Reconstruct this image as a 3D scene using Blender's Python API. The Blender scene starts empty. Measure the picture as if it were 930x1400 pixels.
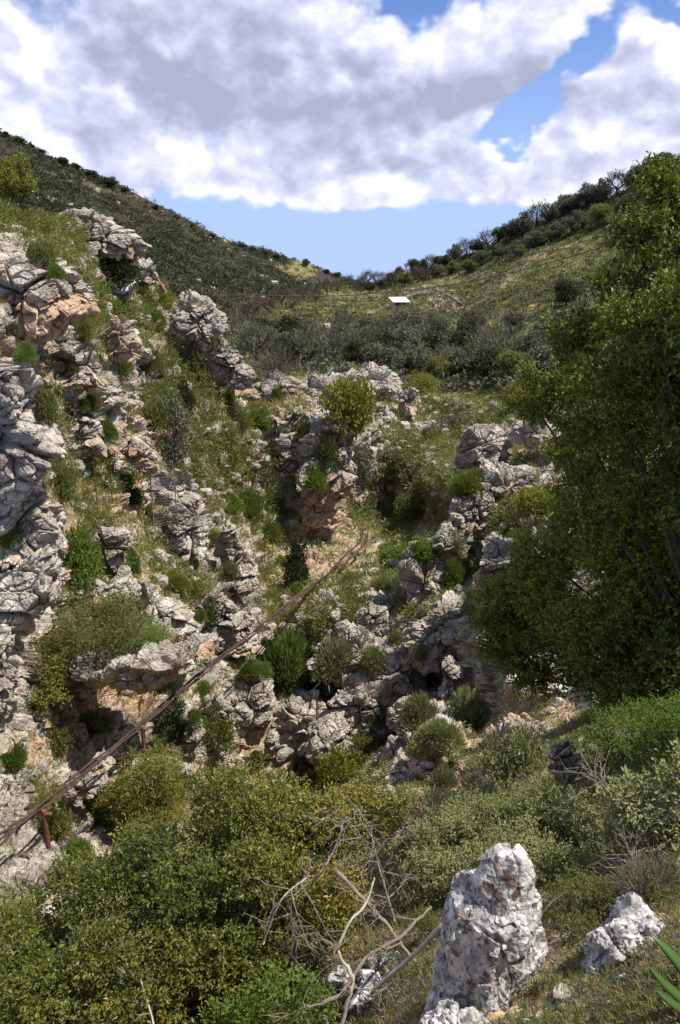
import bpy, bmesh, math, random
import numpy as np
from mathutils import Vector
from mathutils.bvhtree import BVHTree
random.seed(7); RNG = np.random.default_rng(7)
R = math.radians
SC = bpy.context.scene
COL = SC.collection

# ------------------------------------------------------------------ camera
PITCH = R(16.7); FPX = 1068.0
cam = bpy.data.cameras.new('camera'); camo = bpy.data.objects.new('camera', cam); COL.objects.link(camo)
cam.sensor_fit = 'VERTICAL'; cam.sensor_height = 24.0; cam.lens = 24.0 * FPX / 1400.0
cam.clip_start = 0.05; cam.clip_end = 60000
camo.location = (0, 0, 0); camo.rotation_euler = (math.pi / 2 - PITCH, 0, 0)
SC.camera = camo
CP, SP = math.cos(PITCH), math.sin(PITCH)

def ray(px, py):
    """direction, scaled so that its world Y is 1"""
    u = (np.asarray(px, float) - 465) / FPX; v = (700 - np.asarray(py, float)) / FPX
    y = CP + v * SP; z = -SP + v * CP
    return np.stack([u / y, np.ones_like(y), z / y], -1)
def P(px, py, Y):
    return ray(px, py) * np.asarray(Y, float)[..., None]
def p3(px, py, Y):
    return Vector(ray(px, py) * Y)
def mpp(px, py, Y):
    """metres per photo pixel there"""
    v = (700 - py) / FPX
    return Y / (CP + v * SP) / FPX

# ------------------------------------------------------------------ world
SUN_AZ = R(106); SUN_EL = R(62)          # azimuth clockwise from +Y (view direction) towards +X
SC.view_settings.view_transform = 'Standard'; SC.view_settings.look = 'None'
SC.view_settings.exposure = 0.52; SC.view_settings.gamma = 1.0
W = bpy.data.worlds.new('World'); SC.world = W; W.use_nodes = True

class NT:
    def __init__(s, nt): s.t = nt; s.n = nt.nodes; s.l = nt.links
    def new(s, k, **kw):
        n = s.n.new(k)
        for a, b in kw.items(): setattr(n, a, b)
        return n
    def put(s, sock, v):
        if isinstance(v, bpy.types.NodeSocket): s.l.new(v, sock)
        elif v is not None:
            if hasattr(sock.default_value, '__len__') and not hasattr(v, '__len__'): v = [v] * len(sock.default_value)
            if hasattr(sock.default_value, '__len__') and len(sock.default_value) == 4 and len(v) == 3: v = (*v, 1)
            sock.default_value = v
    def m(s, op, a, b=None, c=None, clamp=False):
        n = s.new('ShaderNodeMath', operation=op, use_clamp=clamp)
        for i, v in enumerate((a, b, c)):
            if v is not None: s.put(n.inputs[i], v)
        return n.outputs[0]
    def vm(s, op, a, b=None):
        n = s.new('ShaderNodeVectorMath', operation=op); s.put(n.inputs[0], a)
        if b is not None: s.put(n.inputs[3 if op == 'SCALE' else 1], b)
        return n.outputs['Value'] if op in ('LENGTH', 'DOT_PRODUCT') else n.outputs[0]
    def noise(s, vec, scale, detail=4, rough=0.55, dist=0.0, color=False):
        n = s.new('ShaderNodeTexNoise'); s.put(n.inputs['Vector'], vec); n.inputs['Scale'].default_value = scale
        n.inputs['Detail'].default_value = detail; n.inputs['Roughness'].default_value = rough; n.inputs['Distortion'].default_value = dist
        return n.outputs['Color' if color else 'Fac']
    def voro(s, vec, scale, feature='F1', out='Distance'):
        n = s.new('ShaderNodeTexVoronoi', feature=feature); s.put(n.inputs['Vector'], vec); n.inputs['Scale'].default_value = scale
        return n.outputs[out]
    def step(s, v, a, b, lo=0.0, hi=1.0):
        n = s.new('ShaderNodeMapRange', interpolation_type='SMOOTHSTEP'); s.put(n.inputs['Value'], v)
        n.inputs['From Min'].default_value = a; n.inputs['From Max'].default_value = b
        n.inputs['To Min'].default_value = lo; n.inputs['To Max'].default_value = hi
        return n.outputs[0]
    def mix(s, f, a, b, mode='MIX'):
        n = s.new('ShaderNodeMix', data_type='RGBA', blend_type=mode)
        s.put(n.inputs[0], f); s.put(n.inputs[6], a); s.put(n.inputs[7], b)
        return n.outputs[2]
    def ramp(s, f, stops):
        n = s.new('ShaderNodeValToRGB'); s.put(n.inputs[0], f)
        e = n.color_ramp.elements
        while len(e) < len(stops): e.new(0.5)
        for el, (p, c) in zip(e, stops): el.position = p; el.color = (*c, 1)
        return n.outputs[0]

def build_world():
    t = NT(W.node_tree); t.n.clear()
    out = t.new('ShaderNodeOutputWorld'); bg = t.new('ShaderNodeBackground')
    sky = t.new('ShaderNodeTexSky'); sky.sky_type = 'NISHITA'; sky.sun_disc = False
    sky.sun_elevation = SUN_EL; sky.sun_rotation = SUN_AZ
    sky.altitude = 200; sky.air_density = 1.0; sky.dust_density = 0.4; sky.ozone_density = 3.0
    tc = t.new('ShaderNodeTexCoord').outputs['Generated']
    sep = t.new('ShaderNodeSeparateXYZ'); t.l.new(tc, sep.inputs[0]); x, y, z = sep.outputs
    az = t.m('ARCTAN2', x, y); el = t.m('ARCSINE', z)
    # cloud deck seen in perspective: flatter and smaller towards the horizon
    elc = t.m('MAXIMUM', el, 0.0)
    cb = t.new('ShaderNodeCombineXYZ'); t.put(cb.inputs[0], t.m('MULTIPLY', az, 3.3)); t.put(cb.inputs[1], t.m('MULTIPLY', el, 4.3)); cb.inputs[2].default_value = 3.7
    vec = cb.outputs[0]
    wcol = t.noise(vec, 5.0, 4, 0.6, 0, True)
    def dens(off):
        v = t.vm('ADD', vec, off)
        a = t.noise(v, 1.7, 6, 0.55, 0.0)
        wv = t.vm('ADD', v, t.vm('SCALE', t.vm('SUBTRACT', wcol, (0.5, 0.5, 0.5)), 0.22))
        p = None
        for sc_, am in ((4.2, .26), (10.0, .13)):
            n = t.new('ShaderNodeTexVoronoi', feature='F1'); t.put(n.inputs['Vector'], wv); n.inputs['Scale'].default_value = sc_
            q = t.m('MULTIPLY', t.m('SUBTRACT', .42, n.outputs['Distance']), am); p = q if p is None else t.m('ADD', p, q)
        return t.m('ADD', a, p)
    n0 = dens((0, 0, 0)); n1 = dens((0.03, 0.075, 0))
    # gentle warp for the big forms
    wp = t.noise(vec, 2.2, 4, 0.6)
    def blob(px, py, rx, ry, rot=0.0):
        d = ray(px, py); d = d / np.linalg.norm(d); a0 = math.atan2(d[0], d[1]); e0 = math.asin(d[2])
        da = t.m('SUBTRACT', az, a0); de = t.m('SUBTRACT', el, e0)
        wa = t.m('MULTIPLY', t.m('SUBTRACT', wp, 0.5), 0.12)
        da = t.m('ADD', da, wa); de = t.m('SUBTRACT', de, wa)
        c, s_ = math.cos(rot), math.sin(rot)
        u = t.m('ADD', t.m('MULTIPLY', da, c), t.m('MULTIPLY', de, s_))
        w = t.m('SUBTRACT', t.m('MULTIPLY', de, c), t.m('MULTIPLY', da, s_))
        u = t.m('DIVIDE', u, rx / FPX); w = t.m('DIVIDE', w, ry / FPX)
        r2 = t.m('ADD', t.m('MULTIPLY', u, u), t.m('MULTIPLY', w, w))
        return t.m('POWER', 2.718, t.m('MULTIPLY', r2, -1.0))
    def s_(lst):
        o = None
        for amp, b in lst:
            b = t.m('MULTIPLY', b, amp); o = b if o is None else t.m('ADD', o, b)
        return o
    holes = s_([(0.5, blob(565, 8, 55, 24)), (0.5, blob(815, 60, 40, 45)), (0.45, blob(755, 120, 75, 28, 0.75)), (0.42, blob(690, 185, 55, 16, 0.4)),
                (0.5, blob(910, 5, 50, 22)), (0.30, blob(350, 350, 420, 50)), (0.30, blob(600, 350, 160, 42)), (0.3, blob(230, 280, 60, 16)), (0.22, blob(920, 150, 50, 60)),
                (-0.28, blob(740, 235, 170, 40)), (-0.25, blob(400, 262, 170, 22)), (-0.3, blob(350, 120, 330, 80)), (-0.3, blob(890, 110, 60, 60))])
    low = t.step(el, 0.055, 0.10)     # clouds thin out above the sea horizon
    m = t.m('SUBTRACT', t.m('ADD', n0, 0.16), holes)
    m = t.m('SUBTRACT', m, t.m('MULTIPLY', t.m('SUBTRACT', 1.0, low), 0.30))
    mask = t.step(m, 0.38, 0.64)
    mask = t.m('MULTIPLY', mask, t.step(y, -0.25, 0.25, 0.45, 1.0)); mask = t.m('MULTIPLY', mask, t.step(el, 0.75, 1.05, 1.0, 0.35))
    # brightness: sun-side billows bright, undersides of thick cloud grey-violet
    lit = t.m('MULTIPLY', t.m('SUBTRACT', n0, n1), 4.2)
    dark = s_([(0.55, blob(520, 170, 190, 45)), (0.45, blob(250, 120, 210, 60)), (0.3, blob(120, 30, 200, 40)), (0.3, blob(660, 110, 90, 50)),
               (-0.45, blob(20, 120, 45, 70)), (-0.35, blob(570, 80, 60, 50)), (-0.30, blob(740, 215, 140, 40)), (-0.25, blob(420, 245, 130, 18)), (-0.3, blob(880, 90, 70, 60)), (-.2, blob(480, 40, 80, 35))])
    th = t.m('SUBTRACT', t.step(m, 0.52, 0.95), 0.35)
    br = t.m('SUBTRACT', t.m('ADD', 0.70, t.m('MULTIPLY', lit, .8)), t.m('ADD', t.m('MULTIPLY', dark, 0.85), t.m('MULTIPLY', th, 0.22)))
    ccol = t.ramp(br, [(0.0, (0.36, 0.37, 0.50)), (0.35, (0.47, 0.49, 0.65)), (0.65, (0.61, 0.63, 0.81)), (1.0, (0.86, 0.87, 0.96))])
    skyc = t.mix(1.0, sky.outputs[0], (0.07, 0.085, 0.12), 'MULTIPLY')
    # the clear air over the sea is a soft even blue
    hz = t.m('MULTIPLY', t.step(el, 0.02, 0.34, 1.0, 0.0), t.step(y, -0.1, 0.4))
    skyc = t.mix(t.m('MULTIPLY', hz, 0.85), skyc, (0.40, 0.53, 0.87))
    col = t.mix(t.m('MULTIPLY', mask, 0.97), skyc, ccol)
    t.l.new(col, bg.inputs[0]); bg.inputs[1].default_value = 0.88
    t.l.new(bg.outputs[0], out.inputs[0])
build_world()
sl = bpy.data.lights.new('sun', 'SUN'); sl.energy = 5.0; sl.angle = R(0.53); sl.color = (1, 0.94, 0.84)
slo = bpy.data.objects.new('sun', sl); COL.objects.link(slo)
sd = Vector((math.sin(SUN_AZ) * math.cos(SUN_EL), math.cos(SUN_AZ) * math.cos(SUN_EL), math.sin(SUN_EL)))
slo.rotation_euler = sd.to_track_quat('Z', 'Y').to_euler(); slo.location = (30, -10, 60)
SC.cycles.max_bounces = 5; SC.cycles.diffuse_bounces = 3; SC.cycles.transmission_bounces = 3; SC.cycles.transparent_max_bounces = 4
SC.cycles.use_denoising = True

# ------------------------------------------------------------------ numpy noise
def _h(ix, iy, iz, k):
    with np.errstate(over='ignore'):
        h = (ix.astype(np.uint32) * np.uint32(374761393) + iy.astype(np.uint32) * np.uint32(668265263)
             + iz.astype(np.uint32) * np.uint32(2147483647 // 3) + np.uint32(k * 974711))
        h = (h ^ (h >> np.uint32(13))) * np.uint32(1274126177)
        h = (h ^ (h >> np.uint32(16))) * np.uint32(2246822519)
        h = h ^ (h >> np.uint32(15))
    return h.astype(np.float32) / np.float32(4294967295.0)
def vnoise(p, k=0):
    p = p.astype(np.float32); i = np.floor(p).astype(np.int64); f = p - i; f = f * f * (3 - 2 * f)
    r = 0
    for dx in (0, 1):
        for dy in (0, 1):
            for dz in (0, 1):
                w = (f[:, 0] if dx else 1 - f[:, 0]) * (f[:, 1] if dy else 1 - f[:, 1]) * (f[:, 2] if dz else 1 - f[:, 2])
                r = r + w * _h(i[:, 0] + dx, i[:, 1] + dy, i[:, 2] + dz, k)
    return r
def fbm(p, oct=4, k=0, g=0.5):
    a, s, r, n = 1.0, 1.0, 0, 0
    for o in range(oct):
        r = r + a * vnoise(p * s + o * 17.3, k + o); n += a; a *= g; s *= 2.03
    return r / n
def voronoi(p, k=0):
    """F1, F2, per-cell randoms (4), offset from the cell's centre"""
    p = p.astype(np.float32); i = np.floor(p).astype(np.int64); N = len(p)
    f1 = np.full(N, 9., np.float32); f2 = f1.copy(); ci = i.copy(); off = np.zeros_like(p)
    for dx in (-1, 0, 1):
        for dy in (-1, 0, 1):
            for dz in (-1, 0, 1):
                a, b, c = i[:, 0] + dx, i[:, 1] + dy, i[:, 2] + dz
                v = np.stack([a + _h(a, b, c, k), b + _h(a, b, c, k + 1), c + _h(a, b, c, k + 2)], 1) - p
                v = v.astype(np.float32)
                d = np.sqrt((v * v).sum(1)); lt = d < f1
                f2 = np.where(lt, f1, np.minimum(f2, d)); f1 = np.where(lt, d, f1)
                ci[lt] = np.stack([a, b, c], 1)[lt]; off[lt] = -v[lt]
    rn = np.stack([_h(ci[:, 0], ci[:, 1], ci[:, 2], k + 5 + q) for q in range(4)], 1)
    return f1, f2, rn, off

def rockdisp(p, size=1.0, k=0):
    """height of fractured limestone (in units of `size`) at points p; layered blocks with open joints"""
    q = p / size
    q = q + 0.38 * (np.stack([fbm(q * 1.1 + 9, 2, k + 31), fbm(q * 1.1 + 55, 2, k + 37), fbm(q * 1.1 + 91, 2, k + 41)], 1) - 0.5)
    # bedding dips to the left; blocks are wider than tall
    B = np.array([[0.93, 0.10, 0.35], [-0.1, 0.99, 0.0], [-0.34, -0.03, 0.94]], np.float32)
    q = q @ B.T
    out = 0
    for (s, a, ka) in ((0.42, 0.40, 0), (1.05, 0.19, 10), (2.7, 0.075, 20)):
        qq = q * s * np.array([1, 1, 1.7], np.float32)
        f1, f2, rn, off = voronoi(qq, k + ka)
        e = f2 - f1
        out = out + a * ((rn[:, 0] - 0.5) * 1.15 + (off * (rn[:, 1:4] - 0.5)).sum(1) * 2.6 - 1.15 * np.exp(-(e / 0.055) ** 1.5))
    rg = 1 - np.abs(fbm(q * 3.3, 3, k + 61) - 0.5) * 4
    out = out + 0.07 * (fbm(q * 6, 4, k + 71, .6) - 0.5) + 0.015 * rg + 0.5 * (fbm(q * 0.5, 2, k + 77) - 0.5)
    return out

# ------------------------------------------------------------------ mesh helpers
def mk_mesh(name, v, f, smooth=False, attrs=None, cattrs=None):
    me = bpy.data.meshes.new(name)
    v = np.ascontiguousarray(v, np.float32); f = np.ascontiguousarray(f, np.int32)
    n, k = f.shape
    me.vertices.add(len(v)); me.vertices.foreach_set('co', v.ravel())
    me.loops.add(n * k); me.loops.foreach_set('vertex_index', f.ravel())
    me.polygons.add(n); me.polygons.foreach_set('loop_start', np.arange(n, dtype=np.int32) * k)
    me.polygons.foreach_set('use_smooth', np.full(n, smooth, bool))
    for nm, (dom, a) in (attrs or {}).items():
        at = me.attributes.new(nm, 'FLOAT', dom); at.data.foreach_set('value', np.ascontiguousarray(a, np.float32))
    for nm, (dom, a) in (cattrs or {}).items():
        at = me.attributes.new(nm, 'FLOAT_VECTOR', dom); at.data.foreach_set('vector', np.ascontiguousarray(a, np.float32).ravel())
    me.update(calc_edges=True)
    return me
def link(name, me, mat=None, parent=None):
    o = bpy.data.objects.new(name, me); COL.objects.link(o)
    if mat and me is not None and not me.materials: me.materials.append(mat)
    if parent: o.parent = parent
    return o
def tag(o, label=None, cat=None, group=None, kind=None):
    if label: o['label'] = label
    if cat: o['category'] = cat
    if group: o['group'] = group
    if kind: o['kind'] = kind
    return o
def empty(name, loc=(0, 0, 0)):
    o = bpy.data.objects.new(name, None); COL.objects.link(o); o.location = loc; return o

def grid_faces(nr, nc):
    a = (np.arange(nr - 1)[:, None] * nc + np.arange(nc - 1)[None]).ravel()
    return np.stack([a, a + nc, a + nc + 1, a + 1], 1)

def tube(pts, rad, seg=7, closed_ends=True):
    """tube along pts (list of Vector) with radius per point -> v, f(quads)"""
    pts = [Vector(p) for p in pts]; n = len(pts)
    if not hasattr(rad, '__len__'): rad = [rad] * n
    V = []; up = Vector((0.13, 0.2, 0.97)).normalized()
    for i, p in enumerate(pts):
        t = (pts[min(i + 1, n - 1)] - pts[max(i - 1, 0)]).normalized()
        a = t.cross(up)
        if a.length < 1e-3: a = t.cross(Vector((1, 0, 0)))
        a.normalize(); b = t.cross(a)
        for s in range(seg):
            w = 2 * math.pi * s / seg
            V.append(p + (a * math.cos(w) + b * math.sin(w)) * rad[i])
    F = [(i * seg + s, i * seg + (s + 1) % seg, (i + 1) * seg + (s + 1) % seg, (i + 1) * seg + s) for i in range(n - 1) for s in range(seg)]
    for base in (0, (n - 1) * seg):
        c = len(V); V.append(pts[0] if base == 0 else pts[-1])
        for s in range(seg): F.append((base + s, base + (s + 1) % seg, c, c))
    F = [f for f in F]
    return np.array([tuple(v) for v in V], np.float32), F
class MB:
    def __init__(s): s.v = []; s.f = []; s.n = 0
    def add(s, v, f):
        s.v.append(np.asarray(v, np.float32)); s.f += [tuple(int(i) + s.n for i in dict.fromkeys(q)) for q in f]; s.n += len(v); return s
    def tube(s, pts, rad, seg=7): return s.add(*tube(pts, rad, seg))
    def box(s, c, sz, rot=None):
        c = np.array(c, float); h = np.array(sz, float) / 2
        v = np.array([[x, y, z] for x in (-1, 1) for y in (-1, 1) for z in (-1, 1)]) * h
        if rot is not None: v = v @ np.array(rot).T
        return s.add(v + c, [(0, 1, 3, 2), (4, 6, 7, 5), (0, 4, 5, 1), (2, 3, 7, 6), (0, 2, 6, 4), (1, 5, 7, 3)])
    def build(s, name, mat, parent=None, smooth=False):
        me = bpy.data.meshes.new(name); me.from_pydata(np.concatenate(s.v).tolist(), [], s.f); me.update()
        if smooth: me.polygons.foreach_set('use_smooth', [True] * len(me.polygons))
        return link(name, me, mat, parent)

# ------------------------------------------------------------------ materials
MAT = {}
def new_mat(name):
    m = bpy.data.materials.new(name); m.use_nodes = True; m.node_tree.nodes.clear()
    t = NT(m.node_tree); out = t.new('ShaderNodeOutputMaterial'); MAT[name] = m
    return m, t, out
def principled(t, out, col, rough=0.8, normal=None, spec=0.3, metal=0.0):
    b = t.new('ShaderNodeBsdfPrincipled'); t.put(b.inputs['Base Color'], col); t.put(b.inputs['Roughness'], rough)
    b.inputs['Specular IOR Level'].default_value = spec; b.inputs['Metallic'].default_value = metal
    if normal is not None: t.l.new(normal, b.inputs['Normal'])
    t.l.new(b.outputs[0], out.inputs[0]); return b
def bump(t, h, strength, dist):
    n = t.new('ShaderNodeBump'); t.put(n.inputs['Height'], h); n.inputs['Strength'].default_value = strength; n.inputs['Distance'].default_value = dist
    return n.outputs[0]
def attr(t, name, vec=False):
    n = t.new('ShaderNodeAttribute'); n.attribute_name = name
    return n.outputs['Vector' if vec else 'Fac']

def rock_color(t, pos, stain, s=1.0):
    """grey-white limestone, weathered grey patches, dark lichen, orange iron staining"""
    n1 = t.noise(pos, 0.9 * s, 6, 0.65); n2 = t.noise(pos, 4.5 * s, 5, 0.7, 0.6); n3 = t.noise(pos, 14 * s, 4, 0.7)
    c = t.ramp(n1, [(0.32, (0.175, 0.15, 0.12)), (0.46, (0.34, 0.30, 0.245)), (0.57, (0.50, 0.455, 0.385)), (0.71, (0.68, 0.63, 0.54))])
    c = t.mix(t.step(n2, 0.49, 0.62, 0, .9), c, (0.21, 0.185, 0.155))
    c = t.mix(t.step(n3, 0.56, 0.70), c, (0.70, 0.65, 0.57))
    c = t.mix(t.m('MULTIPLY', t.step(n3, 0.42, 0.32), 0.55), c, (0.11, 0.105, 0.10))
    o = t.noise(pos, 1.7 * s, 5, 0.65, 0.4)
    oc = t.ramp(t.noise(pos, 5 * s, 4, 0.6), [(0.3, (0.30, 0.165, 0.085)), (0.5, (0.48, 0.32, 0.20)), (0.7, (0.60, 0.46, 0.34))])
    f = t.m('ADD', stain, t.m('MULTIPLY', t.m('SUBTRACT', o, 0.48), 1.9))
    c = t.mix(t.step(f, 0.38, 0.72, 0, 0.9), c, oc)
    return c, n3, n2

def make_mats():
    # ground sheet of the gorge: bare rock, scree, soil and turf by vertex masks
    m, t, out = new_mat('gorge_ground')
    geo = t.new('ShaderNodeNewGeometry'); pos = geo.outputs['Position']
    rk, gr, st = attr(t, 'rock'), attr(t, 'green'), attr(t, 'stain')
    c, n3, n2 = rock_color(t, pos, st)
    gn = t.noise(pos, 2.6, 6, 0.7); g2 = t.noise(pos, 11, 4, 0.7)
    soil = t.ramp(t.noise(pos, 3.1, 5, 0.7), [(0.3, (0.23, 0.135, 0.08)), (0.5, (0.44, 0.32, 0.205)), (0.7, (0.58, 0.48, 0.35))])
    turf = t.ramp(g2, [(0.3, (0.085, 0.090, 0.025)), (0.44, (0.18, 0.17, 0.05)), (0.54, (0.31, 0.26, 0.10)), (0.68, (0.45, 0.37, 0.20))])
    f = t.step(t.m('ADD', gr, t.m('MULTIPLY', t.m('SUBTRACT', gn, 0.5), 1.6)), 0.35, 0.6)
    g = t.mix(f, soil, turf)
    g = t.mix(t.step(t.noise(pos, 6.5, 3, 0.6), 0.63, 0.68), g, (0.46, 0.44, 0.40))     # small stones lying about
    f = t.step(t.m('ADD', rk, t.m('MULTIPLY', t.m('SUBTRACT', t.noise(pos, 3.3, 5, 0.75), 0.5), 0.5)), 0.42, 0.56)
    c = t.mix(f, g, c)
    h = t.m('ADD', t.m('MULTIPLY', n3, 0.5), t.m('ADD', n2, t.m('MULTIPLY', t.voro(pos, 7, 'DISTANCE_TO_EDGE'), 0.9)))
    principled(t, out, c, 0.9, bump(t, h, 0.9, 0.12), 0.2)
    # free-standing rock
    m, t, out = new_mat('limestone')
    geo = t.new('ShaderNodeNewGeometry'); pos = geo.outputs['Position']
    c, n3, n2 = rock_color(t, pos, attr(t, 'stain'))
    h = t.m('ADD', t.m('MULTIPLY', n3, 0.5), t.m('ADD', n2, t.m('MULTIPLY', t.voro(pos, 7, 'DISTANCE_TO_EDGE'), 0.9)))
    principled(t, out, c, 0.9, bump(t, h, 0.9, 0.12), 0.2)
    # the near rocks: whiter, with blotches of dark lichen
    m, t, out = new_mat('lichen_limestone')
    geo = t.new('ShaderNodeNewGeometry'); pos = geo.outputs['Position']
    a = t.noise(pos, 9, 7, 0.68); b = t.noise(pos, 38, 5, 0.7); w = t.vm('ADD', pos, t.vm('SCALE', t.noise(pos, 13, 4, 0.6, 0, True), 0.20))
    c = t.ramp(a, [(0.33, (0.22, 0.21, 0.20)), (0.46, (0.38, 0.365, 0.345)), (0.57, (0.58, 0.565, 0.54)), (0.70, (0.76, 0.75, 0.72))])
    vb = t.voro(w, 15); lich = t.step(t.m('ADD', t.m('MULTIPLY', vb, .55), t.m('ADD', t.m('MULTIPLY', t.noise(pos, 24, 5, .7), .9), t.m('MULTIPLY', t.noise(pos, 6, 3), .7))), 1.03, 0.93)
    c = t.mix(t.m('MULTIPLY', lich, 0.85), c, (0.085, 0.08, 0.085))
    c = t.mix(t.step(t.voro(w, 47), 0.30, 0.18, 0, 0.6), c, (0.15, 0.145, 0.15))
    c = t.mix(t.step(t.m('ADD', attr(t, 'stain'), t.m('MULTIPLY', t.m('SUBTRACT', b, .5), 1.0)), 0.22, 0.50, 0, .9), c, (0.075, 0.042, 0.030))
    c = t.mix(t.step(t.noise(pos, 6.3, 4, 0.6), 0.64, 0.70, 0, 0.7), c, (0.30, 0.17, 0.09))
    h = t.m('ADD', t.m('MULTIPLY', b, 0.5), t.m('ADD', a, t.m('MULTIPLY', vb, 0.4)))
    principled(t, out, c, 0.88, bump(t, h, 0.8, 0.025), 0.25)
    # far hills
    m, t, out = new_mat('far_slope')
    geo = t.new('ShaderNodeNewGeometry'); pos = geo.outputs['Position']
    tan, dk = attr(t, 'tan'), attr(t, 'dark')
    g2 = t.noise(pos, 0.22, 7, 0.75); g3 = t.noise(pos, 0.05, 4, 0.6)
    c = t.ramp(g2, [(0.34, (0.060, 0.068, 0.026)), (0.45, (0.120, 0.118, 0.044)), (0.55, (0.20, 0.18, 0.075)), (0.68, (0.33, 0.265, 0.155))])
    tn = t.ramp(t.noise(pos, 0.5, 4, 0.7), [(0.35, (0.21, 0.17, 0.085)), (0.6, (0.40, 0.31, 0.20)), (0.75, (0.52, 0.48, 0.42))])
    c = t.mix(t.step(t.m('ADD', tan, t.m('MULTIPLY', t.m('SUBTRACT', g3, 0.5), 1.2)), 0.4, 0.75, 0, 0.85), c, tn)
    dc = t.ramp(g2, [(0.35, (0.024, 0.022, 0.016)), (0.6, (0.048, 0.043, 0.026)), (0.74, (0.11, 0.09, 0.06))])  # near-black tone; on the left hill it carries painted cloud shade
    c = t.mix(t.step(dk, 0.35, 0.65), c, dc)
    c = t.mix(t.m('MULTIPLY', t.step(t.noise(pos, 0.33, 5, 0.8), 0.62, 0.66), t.step(g3, 0.45, 0.6)), c, (0.33, 0.31, 0.28))
    principled(t, out, c, 0.95, bump(t, g2, 0.6, 2.0), 0.1)
    # plain surfaces
    m, t, out = new_mat('sea'); principled(t, out, (0.05, 0.11, 0.25), 0.35, None, 0.5)
    def simple(name, c1, c2, scale, rough=0.85, bs=0.5, bd=0.02, metal=0.0):
        m, t, out = new_mat(name); tc = t.new('ShaderNodeNewGeometry').outputs['Position']
        n = t.noise(tc, scale, 5, 0.7)
        c = t.ramp(n, [(0.35, c1), (0.65, c2)])
        principled(t, out, c, rough, bump(t, n, bs, bd), 0.3, metal)
    simple('rust', (0.075, 0.032, 0.022), (0.20, 0.085, 0.045), 9)
    simple('rusty_pipe', (0.036, 0.022, 0.020), (0.085, 0.048, 0.038), 7)
    simple('bark', (0.035, 0.028, 0.022), (0.085, 0.068, 0.054), 14)
    simple('grey_bark', (0.12, 0.098, 0.08), (0.25, 0.215, 0.18), 25, 0.85, 0.6, 0.01)
    simple('bleached_wood', (0.30, 0.26, 0.21), (0.52, 0.46, 0.39), 22, 0.8, 0.5, 0.01)
    simple('cable_black', (0.03, 0.03, 0.03), (0.05, 0.05, 0.05), 4)
    simple('white_roof', (0.42, 0.42, 0.42), (0.62, 0.61, 0.60), 1.5)
    simple('hut_wall', (0.30, 0.25, 0.19), (0.50, 0.43, 0.34), 1.5)
    simple('dark_opening', (0.02, 0.018, 0.015), (0.03, 0.027, 0.02), 1)
    simple('tin_sheet', (0.33, 0.36, 0.38), (0.50, 0.53, 0.55), 3)
    simple('dry_stone', (0.22, 0.20, 0.17), (0.42, 0.38, 0.32), 1.2, 0.9, 0.8, 0.2)
    simple('wire', (0.16, 0.15, 0.14), (0.25, 0.24, 0.23), 5)
    # leaves: per-leaf random tint from the mesh, a little per plant
    def leaf(name, stops, transl=0.3, rough=0.5, spec=0.4, tcol=(0.35, 0.42, 0.05)):
        m, t, out = new_mat(name)
        oi = t.new('ShaderNodeObjectInfo').outputs['Random']
        f = t.m('ADD', t.m('MULTIPLY', attr(t, 'rnd'), 0.9), t.m('MULTIPLY', oi, 0.12))
        c = t.ramp(f, stops)
        b = t.new('ShaderNodeBsdfPrincipled'); t.put(b.inputs['Base Color'], c); b.inputs['Roughness'].default_value = rough; b.inputs['Specular IOR Level'].default_value = spec
        tr = t.new('ShaderNodeBsdfTranslucent'); t.put(tr.inputs[0], t.mix(0.45, c, tcol))
        mx = t.new('ShaderNodeMixShader'); mx.inputs[0].default_value = transl
        t.l.new(b.outputs[0], mx.inputs[1]); t.l.new(tr.outputs[0], mx.inputs[2]); t.l.new(mx.outputs[0], out.inputs[0])
    leaf('oak_leaf', [(0, (0.022, 0.032, 0.008)), (0.36, (0.055, 0.070, 0.012)), (0.56, (0.17, 0.205, 0.022)), (1, (0.33, 0.33, 0.040))], 0.14, 0.5, 0.22)
    leaf('mastic_leaf', [(0, (0.042, 0.058, 0.010)), (0.45, (0.105, 0.125, 0.018)), (0.58, (0.21, 0.205, 0.035)), (0.70, (0.28, 0.18, 0.04)), (1, (0.34, 0.14, 0.035))], 0.22, 0.42, 0.35, (0.25, 0.25, 0.05))
    leaf('sage_leaf', [(0, (0.11, 0.125, 0.045)), (0.5, (0.21, 0.23, 0.09)), (1, (0.34, 0.34, 0.16))], 0.2, 0.75, 0.15, (0.25, 0.3, 0.1))
    leaf('bright_leaf', [(0, (0.060, 0.105, 0.020)), (0.5, (0.115, 0.180, 0.035)), (1, (0.22, 0.27, 0.060))], 0.4, 0.6, 0.2)
    leaf('olive_leaf', [(0, (0.065, 0.076, 0.024)), (0.5, (0.13, 0.14, 0.046)), (1, (0.24, 0.22, 0.085))], 0.35, 0.7, 0.2)
    leaf('yellow_leaf', [(0, (0.085, 0.095, 0.018)), (0.5, (0.16, 0.17, 0.026)), (1, (0.32, 0.29, 0.05))], 0.3, 0.6, 0.2)
    leaf('dark_leaf', [(0, (0.020, 0.028, 0.012)), (0.5, (0.042, 0.052, 0.020)), (1, (0.085, 0.090, 0.035))], 0.15, 0.6, 0.2, (0.1, 0.13, 0.03))
    leaf('grove_leaf', [(0, (0.060, 0.066, 0.042)), (0.5, (0.125, 0.13, 0.082)), (1, (0.22, 0.21, 0.14))], 0.15, 0.7, 0.2, (0.15, 0.16, 0.08))
    leaf('brown_twig', [(0, (0.055, 0.042, 0.034)), (0.5, (0.11, 0.088, 0.070)), (1, (0.19, 0.16, 0.13))], 0.05, 0.8, 0.1, (0.2, 0.15, 0.1))
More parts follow.
